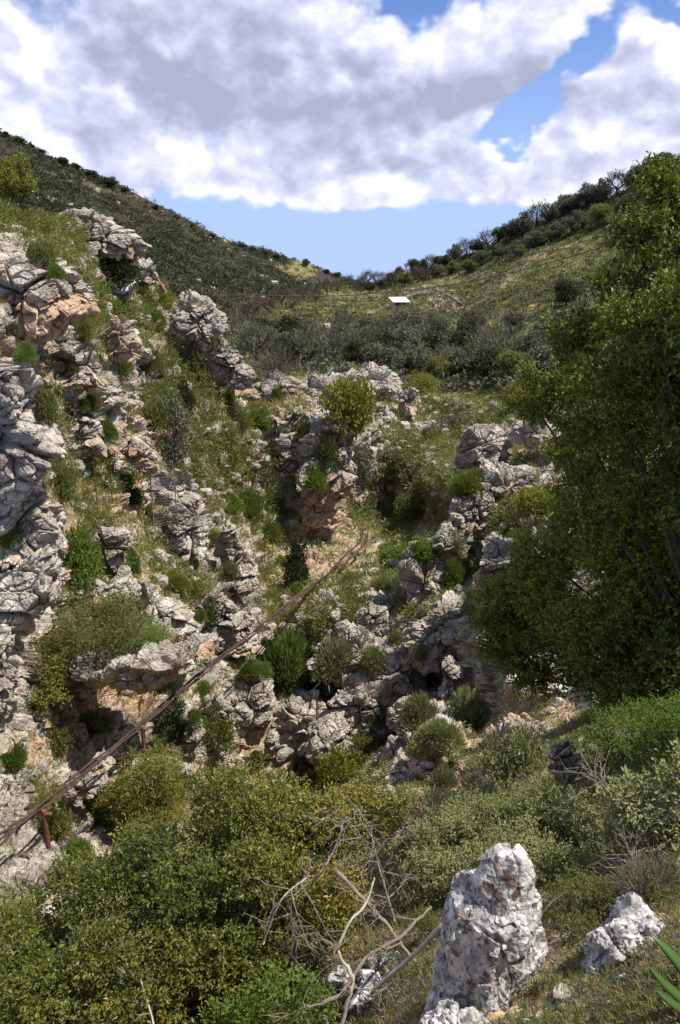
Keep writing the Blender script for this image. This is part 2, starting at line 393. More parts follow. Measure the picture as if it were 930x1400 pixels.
    leaf('dry_grass', [(0, (0.10, 0.115, 0.025)), (0.5, (0.22, 0.20, 0.07)), (1, (0.44, 0.36, 0.20))], 0.3, 0.7, 0.2)
    leaf('agave_leaf', [(0, (0.045, 0.10, 0.018)), (1, (0.08, 0.15, 0.03))], 0.1, 0.35, 0.5)
    leaf('white_petal', [(0, (0.5, 0.5, 0.45)), (1, (0.8, 0.8, 0.75))], 0.3, 0.6, 0.2, (0.6, 0.6, 0.5))
make_mats()

# ------------------------------------------------------------------ near gorge: distance control points (photo x, y, forward metres)
NEAR = np.array([
 (-300,150,28),(0,275,36),(100,290,42),(170,345,46),(230,392,50),(330,500,56),(400,515,58),(480,500,72),(560,525,76),(640,548,64),(700,560,54),(780,570,44),(930,600,28),(1250,600,20),
 (-300,400,22),(0,400,27),(60,400,31),(150,400,42),(230,450,47),(0,550,23),(60,550,28),(150,550,37),(230,550,43),(300,550,48),(350,560,51),(420,560,52),(490,560,62),(560,580,66),(620,600,58),
 (-300,700,16),(0,700,20.5),(60,700,25),(100,700,28),(150,700,31),(230,700,37),(300,700,43),(350,700,47),(420,700,50),(470,720,54),(530,720,56),(580,700,52),(640,650,42),(700,650,38),(760,650,34),
 (-300,900,13),(0,850,18),(60,850,22),(150,850,25.5),(230,850,30),(300,800,35),(350,800,38.5),(400,780,42),(450,760,46),(520,760,46),(580,770,39),(640,800,32.5),(700,800,28),(930,800,15),(1250,800,10),
 (60,950,21.5),(150,950,25.5),(230,950,27),(300,950,29.5),(360,950,32),(420,830,34.5),(500,830,34.5),(420,812,37),(500,812,37),(600,850,31),(640,900,28.5),(640,980,24),(700,930,20.5),(800,950,15),(930,950,10),
 (450,1000,32.5),(540,1000,30),(420,930,33.5),(520,930,32.5),(590,960,29),(590,1010,19),
 (-300,1100,14),(0,1050,17.5),(60,1050,19.5),(150,1050,22),(230,1050,24.5),(300,1050,28),(400,1050,31),(480,1050,29),(540,1060,18.5),(600,1050,15.5),(700,1050,12.5),(800,1050,10),(930,1050,7),(1250,1000,6),
 (0,1200,14.5),(60,1180,16.0),(130,1180,17),(200,1150,20),(300,1150,25),(400,1130,26),(450,1100,26),(500,1150,15),(600,1150,10),(700,1150,8.2),(800,1150,6.8),(930,1150,5.0),
 (-300,1300,7),(0,1300,9),(200,1250,11),(300,1250,9.5),(400,1250,7.8),(500,1250,6.8),(600,1250,5.8),(700,1250,4.6),(800,1250,4.2),(930,1250,3.5),(1250,1250,3),
 (0,1400,6),(200,1400,6),(400,1400,5.0),(500,1400,4.4),(600,1400,3.5),(700,1400,3.0),(800,1400,2.8),(930,1400,2.5),(1250,1400,2.3),(-300,1520,4),(200,1520,3.5),(600,1520,2.6),(930,1520,2.0),(1250,1520,1.9)], float)
def rbf_fit(c, eps=25.0):
    p = c[:, :2]; n = len(p); d = np.sqrt(((p[:, None] - p[None]) ** 2).sum(2) + eps ** 2)
    A = np.zeros((n + 3, n + 3)); A[:n, :n] = -d; A[:n, n] = 1; A[:n, n + 1:] = p / 1000; A[n, :n] = 1; A[n + 1:, :n] = p.T / 1000
    A[:n, :n] -= np.eye(n) * 6.0
    w = np.linalg.solve(A, np.concatenate([np.log(c[:, 2]), [0, 0, 0]]))
    def ev(x, y):
        sh = np.shape(x); x = np.ravel(x).astype(float); y = np.ravel(y).astype(float); o = np.empty(len(x))
        for s in range(0, len(x), 60000):
            X = np.stack([x[s:s + 60000], y[s:s + 60000]], 1)
            d = np.sqrt(((X[:, None] - p[None]) ** 2).sum(2) + eps ** 2)
            o[s:s + 60000] = -d @ w[:n] + w[n] + X @ w[n + 1:] / 1000
        return np.exp(o).reshape(sh)
    return ev
near_Y = rbf_fit(NEAR)
NTX = [-300, 0, 60, 100, 130, 170, 200, 230, 280, 300, 330, 345, 400, 460, 490, 530, 580, 640, 700, 770, 930, 1250]
NTY = [160, 283, 300, 300, 325, 345, 385, 405, 420, 470, 500, 512, 515, 512, 508, 524, 540, 552, 560, 566, 590, 600]
# what the ground is made of, 40 px cells from (0,280)
GMAP = [
 "GGRRGgggggggggggggggggggg", #280
 "RGgRRGggggggggggggggggggg", #320
 "RRGgGgggggggggggggggggggg", #360
 "RRGGgrRRggggggggggggggggg", #400
 "ORrGGgRRrgggggggSSSSggggg", #440
 "RorrRGrRrrrRrggSSSSSSSrrr", #480
 "RrrrRGGrGrrRRGrSSSSSSSSrr", #520
 "RGrrrrGGrorRRrSSSSSSSrrrr", #560
 "RGgrroGGrrrRrGGSSSSRRRrrr", #600
 "RgggrrGrgoORrGSSSSrRRorrr", #640
 "RgggorrggrOoGGSSSSrRRoGrr", #680
 "RoggggRrrgkkkSkGGSrRRrGrr", #720
 "RroGogGRRgkgkGggGrRRRrrrr", #760
 "RRGrrogRRGgGGgggRRRRrGGrr", #800
 "RRGGGrrRRrGGRRRRRRRRrGGGG", #840
 "RRGGGrrrrGGGRRRRRRRRrGGGG", #880
 "RROOOOrRrrGGRRRRrroRrGGGG", #920
 "RkOkkRrRkrrRRRRRroooGGGGG", #960
 "RkkkRRrRkkrRRRGGooGGGGGGG", #1000
 "RGrrkGrkkkGGGroroGGGGGGGG", #1040
 "RGrRrGGkkGGGGooooGGGGGGGG", #1080
 "RRrrGrGGGGGGGooGGGGGGGGGG", #1120
 "RRRrrGGGGGGGGGoGGGGGGGGGG", #1160
 "GRGrGGGGGGGGGGGGGGGGGGGGG", #1200
 "GGGGGGGGGGGGGGgGGGgogooGG", #1240
 "GGGGGGGGGGGGGggggooooooGG", #1280
 "GGGGGGGGGGGGgggogooooooGG", #1320
 "GGGGGGGGGGGGgggggooooooGG"] #1360
CODE = {'R': (.95, .5, .15), 'r': (.52, .36, .38), 'O': (1, .2, .85), 'o': (.45, .15, .75), 'G': (.16, .5, .15), 'g': (.26, .32, .35), 'S': (.33, .33, .25), 'k': (.55, -.15, .5)}
gm = np.array([[CODE[ch] for ch in (row + row[-1] * 25)[:25]] for row in GMAP])
def gmap(px, py):
    x = np.clip((px - 20) / 40, 0, 23.999); y = np.clip((py - 300) / 40, 0, len(GMAP) - 1.001)
    x0 = x.astype(int); y0 = y.astype(int); fx = (x - x0)[..., None]; fy = (y - y0)[..., None]
    return (gm[y0, x0] * (1 - fx) + gm[y0, x0 + 1] * fx) * (1 - fy) + (gm[y0 + 1, x0] * (1 - fx) + gm[y0 + 1, x0 + 1] * fx) * fy

def relief_normals(G):
    du = np.gradient(G, axis=1); dv = np.gradient(G, axis=0); n = np.cross(dv, du)
    n /= np.linalg.norm(n, axis=2, keepdims=True) + 1e-9
    return n

def build_near():
    nc, nr = 960, 860
    cx = np.linspace(-290, 1230, nc); top = np.interp(cx, NTX, NTY)
    s = np.linspace(0, 1, nr); py = top[None] + s[:, None] * (1520 - top[None]); px = np.broadcast_to(cx, py.shape)
    Yc = near_Y(px[::6, ::6], py[::6, ::6])
    # bilinear upsample in the grid
    ri = np.minimum(np.arange(nr) / 6, Yc.shape[0] - 1.001); ci = np.minimum(np.arange(nc) / 6, Yc.shape[1] - 1.001)
    r0, c0 = ri.astype(int), ci.astype(int); fr, fc = (ri - r0)[:, None], (ci - c0)[None]
    Y = (Yc[r0][:, c0] * (1 - fc) + Yc[r0][:, c0 + 1] * fc) * (1 - fr) + (Yc[r0 + 1][:, c0] * (1 - fc) + Yc[r0 + 1][:, c0 + 1] * fc) * fr
    G = P(px, py, Y)
    N = relief_normals(G)
    # smooth the normals
    for _ in range(6):
        N[1:-1, 1:-1] = (N[1:-1, 1:-1] + N[:-2, 1:-1] + N[2:, 1:-1] + N[1:-1, :-2] + N[1:-1, 2:]) / 5
    N /= np.linalg.norm(N, axis=2, keepdims=True)
    p = G.reshape(-1, 3).astype(np.float32)
    wob = (fbm(p * 0.45, 3, 3) - 0.5); wob2 = (fbm(p * 0.45 + 40, 3, 8) - 0.5)
    msk = gmap(px.ravel() + wob * 90, py.ravel() + wob2 * 90)
    msk = msk + (fbm(p * 0.55, 4, 12)[:, None] - 0.5) * np.array([.8, 0.9, 0.9]); msk[:, 0] += (fbm(p * 1.5, 3, 14) - .5) * 1.0
    rock = np.clip((msk[:, 0] - 0.38) / 0.22, 0, 1)
    sc = np.clip(Y.ravel() / 34, 0.22, 1.0)              # smaller relief close to the viewer
    d = rockdisp(p, 1.15) * 1.25
    d2 = (fbm(p * 1.3, 4, 50) - 0.5) * 0.5 + (fbm(p * 5, 3, 60) - 0.5) * 0.12
    H = (rock * (d + 0.12) + (1 - rock) * d2) * sc
    G2 = p + N.reshape(-1, 3) * H[:, None]
    G2 = G2.reshape(nr, nc, 3)
    rows = [G2]; A = np.stack([rock, msk[:, 1], msk[:, 2]], 1).reshape(nr, nc, 3); ar = [A]
    # land behind the skyline, falling away
    back = []
    for k in range(24, 0, -1):
        e = G2[0].copy(); q = k / 24; dist = 40 * q ** 1.5
        dirn = e[:, :2] / np.linalg.norm(e[:, :2], axis=1, keepdims=True)
        e[:, :2] += dirn * dist; e[:, 2] -= 0.25 * dist + 9 * q * q
        e += (fbm(e * 0.4, 3, 5)[:, None] - 0.5) * 1.2 * q
        back.append(e)
    front = []
    for k in range(1, 20):
        q = k / 19; e = G2[-1].copy(); e2 = e.copy()
        e2[:, 1] = np.minimum(0.9, e[:, 1]) - 40 * max(0, q - 0.4); e2[:, 0] = e[:, 0] * (1 + 4 * q); e2[:, 2] = -1.75
        w = min(1, q / 0.4); front.append(e * (1 - w) + e2 * w)
    G3 = np.concatenate([np.array(back), G2, np.array(front)]); 
    A3 = np.concatenate([np.repeat(A[:1], 24, 0), A, np.repeat(A[-1:], 19, 0)])
    v = G3.reshape(-1, 3); f = grid_faces(len(G3), nc); a = A3.reshape(-1, 3)
    me = mk_mesh('gorge_slopes', v, f, False, {'rock': ('POINT', a[:, 0]), 'green': ('POINT', a[:, 1]), 'stain': ('POINT', np.clip(a[:, 2], 0, 1))})
    o = link('gorge_slopes', me, MAT['gorge_ground']); tag(o, kind='structure')
    return v, f, (px, py, G2, rock.reshape(nr, nc), msk[:, 1].reshape(nr, nc))
nv, nf, NEARG = build_near()

# ------------------------------------------------------------------ far land
def build_far(name, ctrl, tx, ty, by, x0, x1, nc, nr, afun, seed, amp, backfall):
    ev = rbf_fit(np.array(ctrl, float))
    cx = np.linspace(x0, x1, nc); top = np.interp(cx, tx, ty)
    bot = np.interp(cx, by[0], by[1])
    s = np.linspace(0, 1, nr) ** 1.15
    py = top[None] + s[:, None] * (bot - top)[None]; px = np.broadcast_to(cx, py.shape)
    Y = ev(px, py); G = P(px, py, Y); p = G.reshape(-1, 3)
    h = ((fbm(p * 0.02, 4, seed) - 0.5) * 10 + (fbm(p * 0.15, 4, seed + 9) - 0.5) * 2.2) * amp * np.clip(Y.ravel() / 300, .2, 1.2)
    G = G.copy(); G[..., 2] += h.reshape(G.shape[:2]); 
    at = afun(px, py, p)
    back = []
    for k in range(14, 0, -1):
        q = k / 14; e = G[0].copy(); dirn = e[:, :2] / np.linalg.norm(e[:, :2], axis=1, keepdims=True); D = 500 * q ** 1.5
        e[:, :2] += dirn * D; e[:, 2] -= D * backfall; back.append(e)
    G3 = np.concatenate([np.array(back), G]); at3 = {k: ('POINT', np.concatenate([np.repeat(a[:1], 14, 0), a]).ravel()) for k, a in at.items()}
    v = G3.reshape(-1, 3); f = grid_faces(len(G3), nc)
    o = link(name, mk_mesh(name, v, f, True, at3), MAT['far_slope']); tag(o, kind='structure')
    return v, f, (px, py, G, at)
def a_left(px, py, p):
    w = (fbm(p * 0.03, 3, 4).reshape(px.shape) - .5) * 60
    # cloud shade painted into the hill colour, except the grassier shoulder by the saddle
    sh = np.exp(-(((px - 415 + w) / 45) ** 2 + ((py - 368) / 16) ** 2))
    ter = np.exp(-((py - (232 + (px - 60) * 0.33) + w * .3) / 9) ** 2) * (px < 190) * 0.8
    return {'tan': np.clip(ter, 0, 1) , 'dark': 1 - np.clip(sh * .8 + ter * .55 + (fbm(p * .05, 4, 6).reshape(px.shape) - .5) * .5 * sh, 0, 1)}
def a_right(px, py, p):
    w = (fbm(p * 0.03, 3, 4).reshape(px.shape) - .5) * 50; w2 = (fbm(p * 0.03 + 30, 3, 4).reshape(px.shape) - .5) * 30
    def b(x, y, rx, ry, rot=0):
        c, s = math.cos(rot), math.sin(rot); u = (px - x + w) * c + (py - y + w2) * s; v = (py - y + w2) * c - (px - x + w) * s
        return np.exp(-((u / rx) ** 2 + (v / ry) ** 2))
    t = b(720, 345, 120, 9, -.12) + b(600, 405, 40, 12, .35) + b(545, 430, 55, 8, -.35) + b(700, 380, 90, 16, .1) * .7 + b(610, 440, 60, 20) * .4
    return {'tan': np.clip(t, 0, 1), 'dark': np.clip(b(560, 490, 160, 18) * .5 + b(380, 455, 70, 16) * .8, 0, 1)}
LTX = [-320, 0, 60, 150, 230, 300, 400, 480, 540, 700]; LTY = [40, 178, 207, 247, 292, 326, 356, 380, 400, 430]
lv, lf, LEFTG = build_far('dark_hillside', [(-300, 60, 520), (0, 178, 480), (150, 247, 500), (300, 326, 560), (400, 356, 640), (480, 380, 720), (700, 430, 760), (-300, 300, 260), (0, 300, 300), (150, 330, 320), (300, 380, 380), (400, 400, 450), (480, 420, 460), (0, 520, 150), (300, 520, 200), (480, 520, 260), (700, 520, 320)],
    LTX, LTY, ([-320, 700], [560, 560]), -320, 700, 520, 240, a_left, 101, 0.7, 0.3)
RTX = [200, 300, 400, 455, 487, 520, 600, 650, 700, 760, 860, 930, 1350]; RTY = [446, 428, 404, 392, 390, 385, 364, 346, 324, 298, 262, 232, 60]
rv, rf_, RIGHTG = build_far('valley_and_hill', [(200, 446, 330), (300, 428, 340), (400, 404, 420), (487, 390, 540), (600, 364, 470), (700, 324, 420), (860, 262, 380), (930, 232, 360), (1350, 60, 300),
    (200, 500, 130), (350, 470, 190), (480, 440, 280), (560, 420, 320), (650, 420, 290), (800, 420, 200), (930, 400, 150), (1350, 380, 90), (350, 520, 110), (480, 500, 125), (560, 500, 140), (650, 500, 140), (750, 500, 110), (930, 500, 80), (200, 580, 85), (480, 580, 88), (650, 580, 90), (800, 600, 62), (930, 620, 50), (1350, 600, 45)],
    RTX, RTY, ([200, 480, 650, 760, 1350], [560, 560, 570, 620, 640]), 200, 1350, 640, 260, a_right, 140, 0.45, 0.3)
me = mk_mesh('sea', np.array([(-30000, -30000, -320), (30000, -30000, -320), (30000, 30000, -320), (-30000, 30000, -320)]), np.array([(0, 1, 2, 3)]))
tag(link('sea', me, MAT['sea']), kind='structure')

# ------------------------------------------------------------------ crags: each a free mass of limestone
ICO = {}
def ico(s):
    if s not in ICO:
        bm = bmesh.new(); bmesh.ops.create_icosphere(bm, subdivisions=s, radius=1.0)
        ICO[s] = (np.array([v.co[:] for v in bm.verts], np.float32), np.array([[v.index for v in f.verts] for f in bm.faces], np.int32)); bm.free()
    return ICO[s]
ROCKV = []; 
def polytope(u, seed, K=13, boxy=.5):
    # convex rock core: the unit sphere cut by random planes, so it has flat faces and arrises
    r_ = np.random.default_rng(seed); n = r_.normal(size=(K, 3)); n /= np.linalg.norm(n, axis=1, keepdims=True); d = r_.uniform(.62, .9, K)
    n = np.concatenate([n, [[0, 0, 1], [1, 0, 0], [-1, 0, 0], [0, -1, 0], [0, 0, -1]]]); d = np.concatenate([d, [.9, .88, .88, .85, .95]])
    n[-5:] += r_.normal(size=(5, 3)) * .16; n /= np.linalg.norm(n, axis=1, keepdims=True)
    c = u @ n.T; return u * np.minimum((d / np.maximum(c, .12)).min(1), 1.35)[:, None]
def crag(px, py, Y, w, h, label, depth=0.8, lean=0.0, taper=0.25, sub=7, bs=1.3, stain=0.15, cat='rock', name='limestone_crag', boxy=0.62, group=None, amp=1.0, low_stain=0.5, mat='limestone', yaw=0.0):
    """px,py = centre in the photo, w,h = its size in photo pixels"""
    u, f = ico(sub); m = mpp(px, py, Y); rx, rz = w * m / 2, h * m / 2; ry = rx * depth
    q = polytope(u, int(px * 7 + py * 3)) * 1.08
    t = 1 - taper * (q[:, 2:3] * 0.5 + 0.5)
    q = q * np.concatenate([t, t, np.ones_like(t)], 1)
    v = q * np.array([rx, ry, rz], np.float32)
    v[:, 0] += lean * v[:, 2]
    if yaw: c, s = math.cos(yaw), math.sin(yaw); v = np.stack([v[:, 0] * c - v[:, 1] * s, v[:, 0] * s + v[:, 1] * c, v[:, 2]], 1)
    c = np.array(p3(px, py, Y)); 
    n = u / (np.array([rx, ry, rz]) / max(rx, rz)); n = n / np.linalg.norm(n, axis=1, keepdims=True)
    wp = v + c
    R0 = min(rx, rz); bs = bs * .78
    big = (np.stack([fbm(wp / R0 * 0.8 + k, 3, 7 + k) for k in (0, 20, 40)], 1) - 0.5) * R0 * 0.75
    wp = wp + big
    d = rockdisp(wp.astype(np.float32), bs) * bs * amp
    wp = wp + n * d[:, None]
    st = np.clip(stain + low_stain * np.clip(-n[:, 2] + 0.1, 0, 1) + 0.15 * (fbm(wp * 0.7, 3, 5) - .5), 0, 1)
    loc = c.copy(); loc[2] -= rz
    me = mk_mesh(name, wp - loc, f, False, {'stain': ('POINT', st)})
    o = link(name, me, MAT[mat]); o.location = loc; tag(o, label, cat, group)
    ROCKV.append((wp, f)); return o
GR_L, GR_C = 'limestone crags on the gorge sides', 'loose boulders on the gorge sides'
CRAGS = [ # px, py, Y, w, h, label, opts
 (35, 400, 26.5, 150, 125, 'big brown overhanging rock at the upper left edge with an orange underside', dict(low_stain=1.1, stain=.33, depth=1.0, lean=-.35, taper=.35)),
 (-5, 350, 29, 70, 90, 'grey rock rising behind the big brown overhang at the left edge', {}),
 (5, 590, 17.5, 92, 230, 'tall shaded cliff face at the left edge above the pale bulging boulder', dict(depth=1.2, taper=-.55, low_stain=.3)),
 (30, 715, 17.5, 118, 150, 'pale bulging boulder at the left edge below the tall shaded face', dict(depth=1.0, bs=1.0, taper=.05)),
 (28, 815, 17.2, 120, 120, 'undercut grey buttress at the left edge below the pale bulging boulder', dict(depth=1.0, taper=.1, bs=1.0)),
 (-5, 950, 15.8, 84, 180, 'long grey cliff foot at the left edge beside the cave', dict(depth=1.1, taper=.1, bs=1.0)),
 (-25, 1130, 17.5, 90, 120, 'grey block at the lower left edge where the pipes leave the picture', dict(depth=1.2, bs=.9)),
 (135, 318, 42, 95, 75, 'pale leaning slab on the upper left skyline behind the dark bush', dict(lean=-.9, depth=.6, taper=.3)),
 (206, 375, 46, 36, 38, 'small pale knob on the skyline left of the white crag', dict(lean=-.3, sub=6)),
 (268, 435, 47, 82, 100, 'white blocky crag standing on the left skyline', dict(depth=.7, lean=-.12, taper=.35, bs=1.1)),
 (305, 490, 47.5, 60, 100, 'white broken shoulder running down from the white skyline crag', dict(lean=-.5, depth=.6)),
 (105, 500, 31, 90, 85, 'pale layered rock right of the bright cushion under the overhang', dict(depth=.8, bs=1.3)),
 (115, 575, 31, 80, 85, 'pale stepped rock on the left slope below the layered rock', dict(depth=.7, lean=-.3)),
 (160, 590, 33, 55, 120, 'narrow pinkish rib slanting down the left slope', dict(lean=-.55, depth=.6, stain=.35)),
 (165, 465, 38, 50, 60, 'reddish cracked rock between shrubs on the upper left slope', dict(stain=.45, sub=6)),
 (160, 820, 24.6, 60, 60, 'low grey rock above the cave bush', dict(sub=6)),
 (150, 750, 27.5, 66, 60, 'light rock with a dark underside on the terrace above the cave bush', dict(bs=.9, depth=.7, sub=7)),
 (243, 670, 35, 58, 66, 'rounded grey knob rock beside the wire mesh', dict(bs=.9, boxy=.8, taper=-.1)),
 (258, 735, 34.5, 60, 90, 'stacked grey blocks under the rounded knob rock', dict(bs=1.0)),
 (322, 765, 35.5, 66, 130, 'pointed grey pinnacle in the middle of the left slope', dict(taper=.75, lean=-.15, bs=1.0, depth=.8)),
 (300, 850, 32, 100, 110, 'broad grey rock foot below the pointed pinnacle', dict(bs=1.1, depth=.6, lean=-.3)),
 (225, 840, 27.5, 85, 95, 'grey slab slanting down right of the cave bush', dict(bs=1.0, lean=-.5, depth=.7)),
 (165, 893, 22.8, 215, 62, 'wide rock roof hanging over the cave mouth', dict(depth=.75, low_stain=1.0, taper=-.1, bs=1.0, lean=0)),
 (385, 530, 54, 80, 44, 'rounded grey rock on the skyline below the bare twiggy bush', dict(boxy=.8, bs=1.1, low_stain=.3)),
 (440, 535, 55, 52, 44, 'rounded grey rock with grass cap left of the yellow-green bush', dict(boxy=.8, sub=6)),
 (400, 610, 49.5, 62, 110, 'left half of the tall crag with shrubs on top in the gorge centre', dict(bs=1.2, depth=.7, taper=.1)),
 (450, 625, 48.5, 84, 140, 'right half of the tall crag with orange foot in the gorge centre', dict(bs=1.3, depth=.9, taper=-.02, stain=.2, low_stain=.9)),
 (437, 690, 48.0, 60, 65, 'orange-brown bulge at the foot of the tall crag', dict(stain=.8, bs=1.4, depth=.7, amp=.6, low_stain=.6)),
 (515, 525, 70, 90, 52, 'white spiky rock ridge on the skyline in the middle', dict(bs=1.5, lean=-.3, taper=.5)),
 (555, 545, 66, 40, 34, 'white lump at the right end of the spiky ridge', dict(sub=6)),
 (510, 580, 64, 60, 60, 'white broken rocks below the spiky ridge', dict(bs=1.5)),
 (665, 610, 39, 78, 70, 'white cracked crag top on the right of the gorge', dict(bs=1.1, boxy=.7, taper=.1, low_stain=.3)),
 (730, 590, 38, 80, 44, 'white blocky rocks beside the big oak at the right crest', dict(bs=1.0, low_stain=.4)),
 (700, 655, 36, 130, 50, 'pale ledge of blocks below the white cracked crag top', dict(bs=1.0)),
 (655, 700, 35, 80, 70, 'rugged grey steps below the pale ledge on the right', dict(bs=1.0)),
 (610, 745, 34, 70, 66, 'dark creviced rock left of the bright green tuft', dict(bs=1.0, lean=.3)),
 (690, 775, 29, 90, 90, 'pale crumbling rock at the left edge of the big oak', dict(bs=.9)),
 (585, 800, 33.5, 90, 90, 'smooth pale block face in the central crag', dict(bs=1.7, amp=.8, low_stain=.5)),
 (450, 838, 34.6, 84, 62, 'grey rounded bluff at the left end of the central crag', dict(bs=1.0, boxy=.75, low_stain=.25, stain=.05)),
 (520, 845, 34, 90, 60, 'grey ledge in the middle of the central crag', dict(bs=1.0, low_stain=.25)),
 (600, 870, 30.5, 100, 110, 'dark fissured wall at the right of the central crag', dict(bs=.9, low_stain=.3)),
 (480, 900, 32.6, 110, 90, 'stacked grey blocks in the lower middle of the central crag', dict(bs=.9, low_stain=.35)),
 (545, 925, 31, 90, 90, 'stepped grey wall at the lower right of the central crag', dict(bs=.9, low_stain=.35)),
 (618, 935, 27.5, 40, 90, 'narrow dark rib at the right foot of the central crag', dict(bs=.8, sub=6, taper=.3)),
 (500, 968, 30.6, 130, 84, 'broad grey block wall under the central crag where the sage cushions start', dict(bs=1.1, depth=.6, low_stain=.35)),
 (565, 985, 28.5, 70, 60, 'small grey step beside the sage cushions', dict(bs=.9, sub=6, depth=.7)),
 (455, 1010, 29.5, 90, 60, 'low grey foot of the gorge wall just above the yellowish loose bush', dict(bs=1.0, sub=6, depth=.7)),
 (420, 985, 31.5, 110, 100, 'broad grey base wall below the bright green double bush', dict(bs=1.2, amp=.8, low_stain=.3)),
 (345, 965, 30.5, 70, 90, 'grey rounded wall beside the narrow cleft', dict(bs=1.2, boxy=.8, amp=.7)),
 (300, 980, 28, 60, 60, 'grey boulder between the cleft and the round shrub', dict(bs=.9, boxy=.85, sub=6)),
 (262, 1010, 25, 34, 90, 'upright grey fin below the pipes', dict(bs=.8, sub=6, depth=1)),
 (560, 1055, 16, 76, 56, 'reddish white rock with a dark hollow on the lower right slope', dict(stain=.42, bs=.6, low_stain=.9)),
 (535, 1095, 14.5, 56, 34, 'pale rock lip under the reddish white rock', dict(stain=.5, bs=.6, sub=6)),
 (772, 1040, 9.8, 56, 60, 'grey pointed rock under the right hand bushes', dict(bs=.5, taper=.5)),
 (725, 1000, 14, 80, 26, 'low red-stained rock below the big oak', dict(bs=.5, stain=.5, sub=6)),
 (850, 925, 12.5, 120, 60, 'pale rock seen through the foot of the big oak', dict(bs=.7, sub=6)),
 (745, 925, 16.5, 90, 50, 'pale rock under the dark lower leaves of the big oak', dict(bs=.7, stain=.35, sub=6)),
 (205, 1055, 21.5, 60, 40, 'pale boulder right of the middle pipe post', dict(bs=.8, sub=6)),
 (140, 1042, 20.4, 44, 34, 'rounded white boulder behind the pipes', dict(bs=.7, sub=6, boxy=.9)),
 (115, 1075, 19.2, 60, 36, 'flat white boulder just under the pipes', dict(bs=.7, sub=6, boxy=.9)),
 (35, 1215, 13.2, 90, 60, 'bluish grey cracked rock at the lower left edge', dict(bs=.7, stain=0)),
 (78, 1205, 14.6, 44, 84, 'streaked tan and grey rock at the foot of the near pipe post', dict(bs=.8, taper=.4, stain=.4, sub=6)),
 (120, 1195, 15.4, 56, 40, 'white rock just above the large mastic bush', dict(bs=.6, sub=6)),
]
for c in CRAGS:
    near = c[2] < 20
    crag(*c[:6], group=None, **c[6])

# near rocks on the ledge
def ledge_rock(px, py, Y, w, h, label, taper=.5, lean=0, blotch=None, sub=7, bs=.22, depth=.9, twin=False):
    u, f = ico(sub); m = mpp(px, py, Y); rx, rz = w * m / 2, h * m / 2
    q = polytope(u, int(px * 3 + py), 16) * 1.1; z01 = np.clip(q[:, 2:3] * .5 + .5, 0, 1.2)
    t = 1 - taper * z01 ** 1.7
    v = np.concatenate([q[:, :2] * t * np.array([rx, rx * depth]), q[:, 2:3] * rz], 1)
    v[:, 0] += lean * (v[:, 2] + rz)
    if twin: v[:, 2] -= np.exp(-((v[:, 0] - lean * 2 * rz - rx * .18) / (rx * .07)) ** 2) * np.clip(z01[:, 0] - .7, 0, 1) * rz * .8
    c = np.array(p3(px, py, Y)); wp = v + c
    n = u / np.linalg.norm(u, axis=1, keepdims=True)
    wp = wp + (np.stack([fbm(wp / rx * 1.3 + k, 3, 7 + k) for k in (0, 20, 40)], 1) - 0.5) * rx * 0.35
    d = rockdisp(wp.astype(np.float32), bs, 3) * bs * .42 + (fbm(wp * 7, 5, 9, .6) - .5) * .16 * min(1, rx * 4) - .01 * np.clip(1 - np.abs(fbm(wp * 14, 3, 19) - .5) * 9, 0, 1) - 0.007 * np.clip(.35 - voronoi((wp * 22).astype(np.float32), 4)[0], 0, 1) * 4
    wp = wp + n * d[:, None]
    st = np.zeros(len(wp))
    if blotch is not None:
        for (bx, by, br) in blotch:
            b = np.array(p3(bx, by, Y - rx * depth * .6)); dd = np.linalg.norm((wp - b) * np.array([1, .4, 1]), axis=1)
            st = np.maximum(st, 1 - dd / (br * m) * .5 + (fbm(wp * 30, 3, 3) - .5) * .35)
    loc = c.copy(); loc[2] -= rz
    o = link('ledge_rock', mk_mesh('ledge_rock', wp - loc, f, True, {'stain': ('POINT', np.clip(st, 0, 1))}), MAT['lichen_limestone']); o.location = loc
    ROCKV.append((wp, f)); return tag(o, label, 'rock')
def _facet(p):
    q = p + .03 * np.stack([fbm(p * 9 + k, 3, 3) - .5 for k in (0, 9, 18)], 1)
    o_ = 0
    for sc_, am in ((4.5, .040), (12., .013)):
        f1, f2, rn, off = voronoi((q * sc_ * np.array([1, 1, .6])).astype(np.float32), 11); o_ = o_ + am * ((rn[:, 0] - .5) * .7 + (off * (rn[:, 1:4] - .5)).sum(1) * 2.2)
    return o_
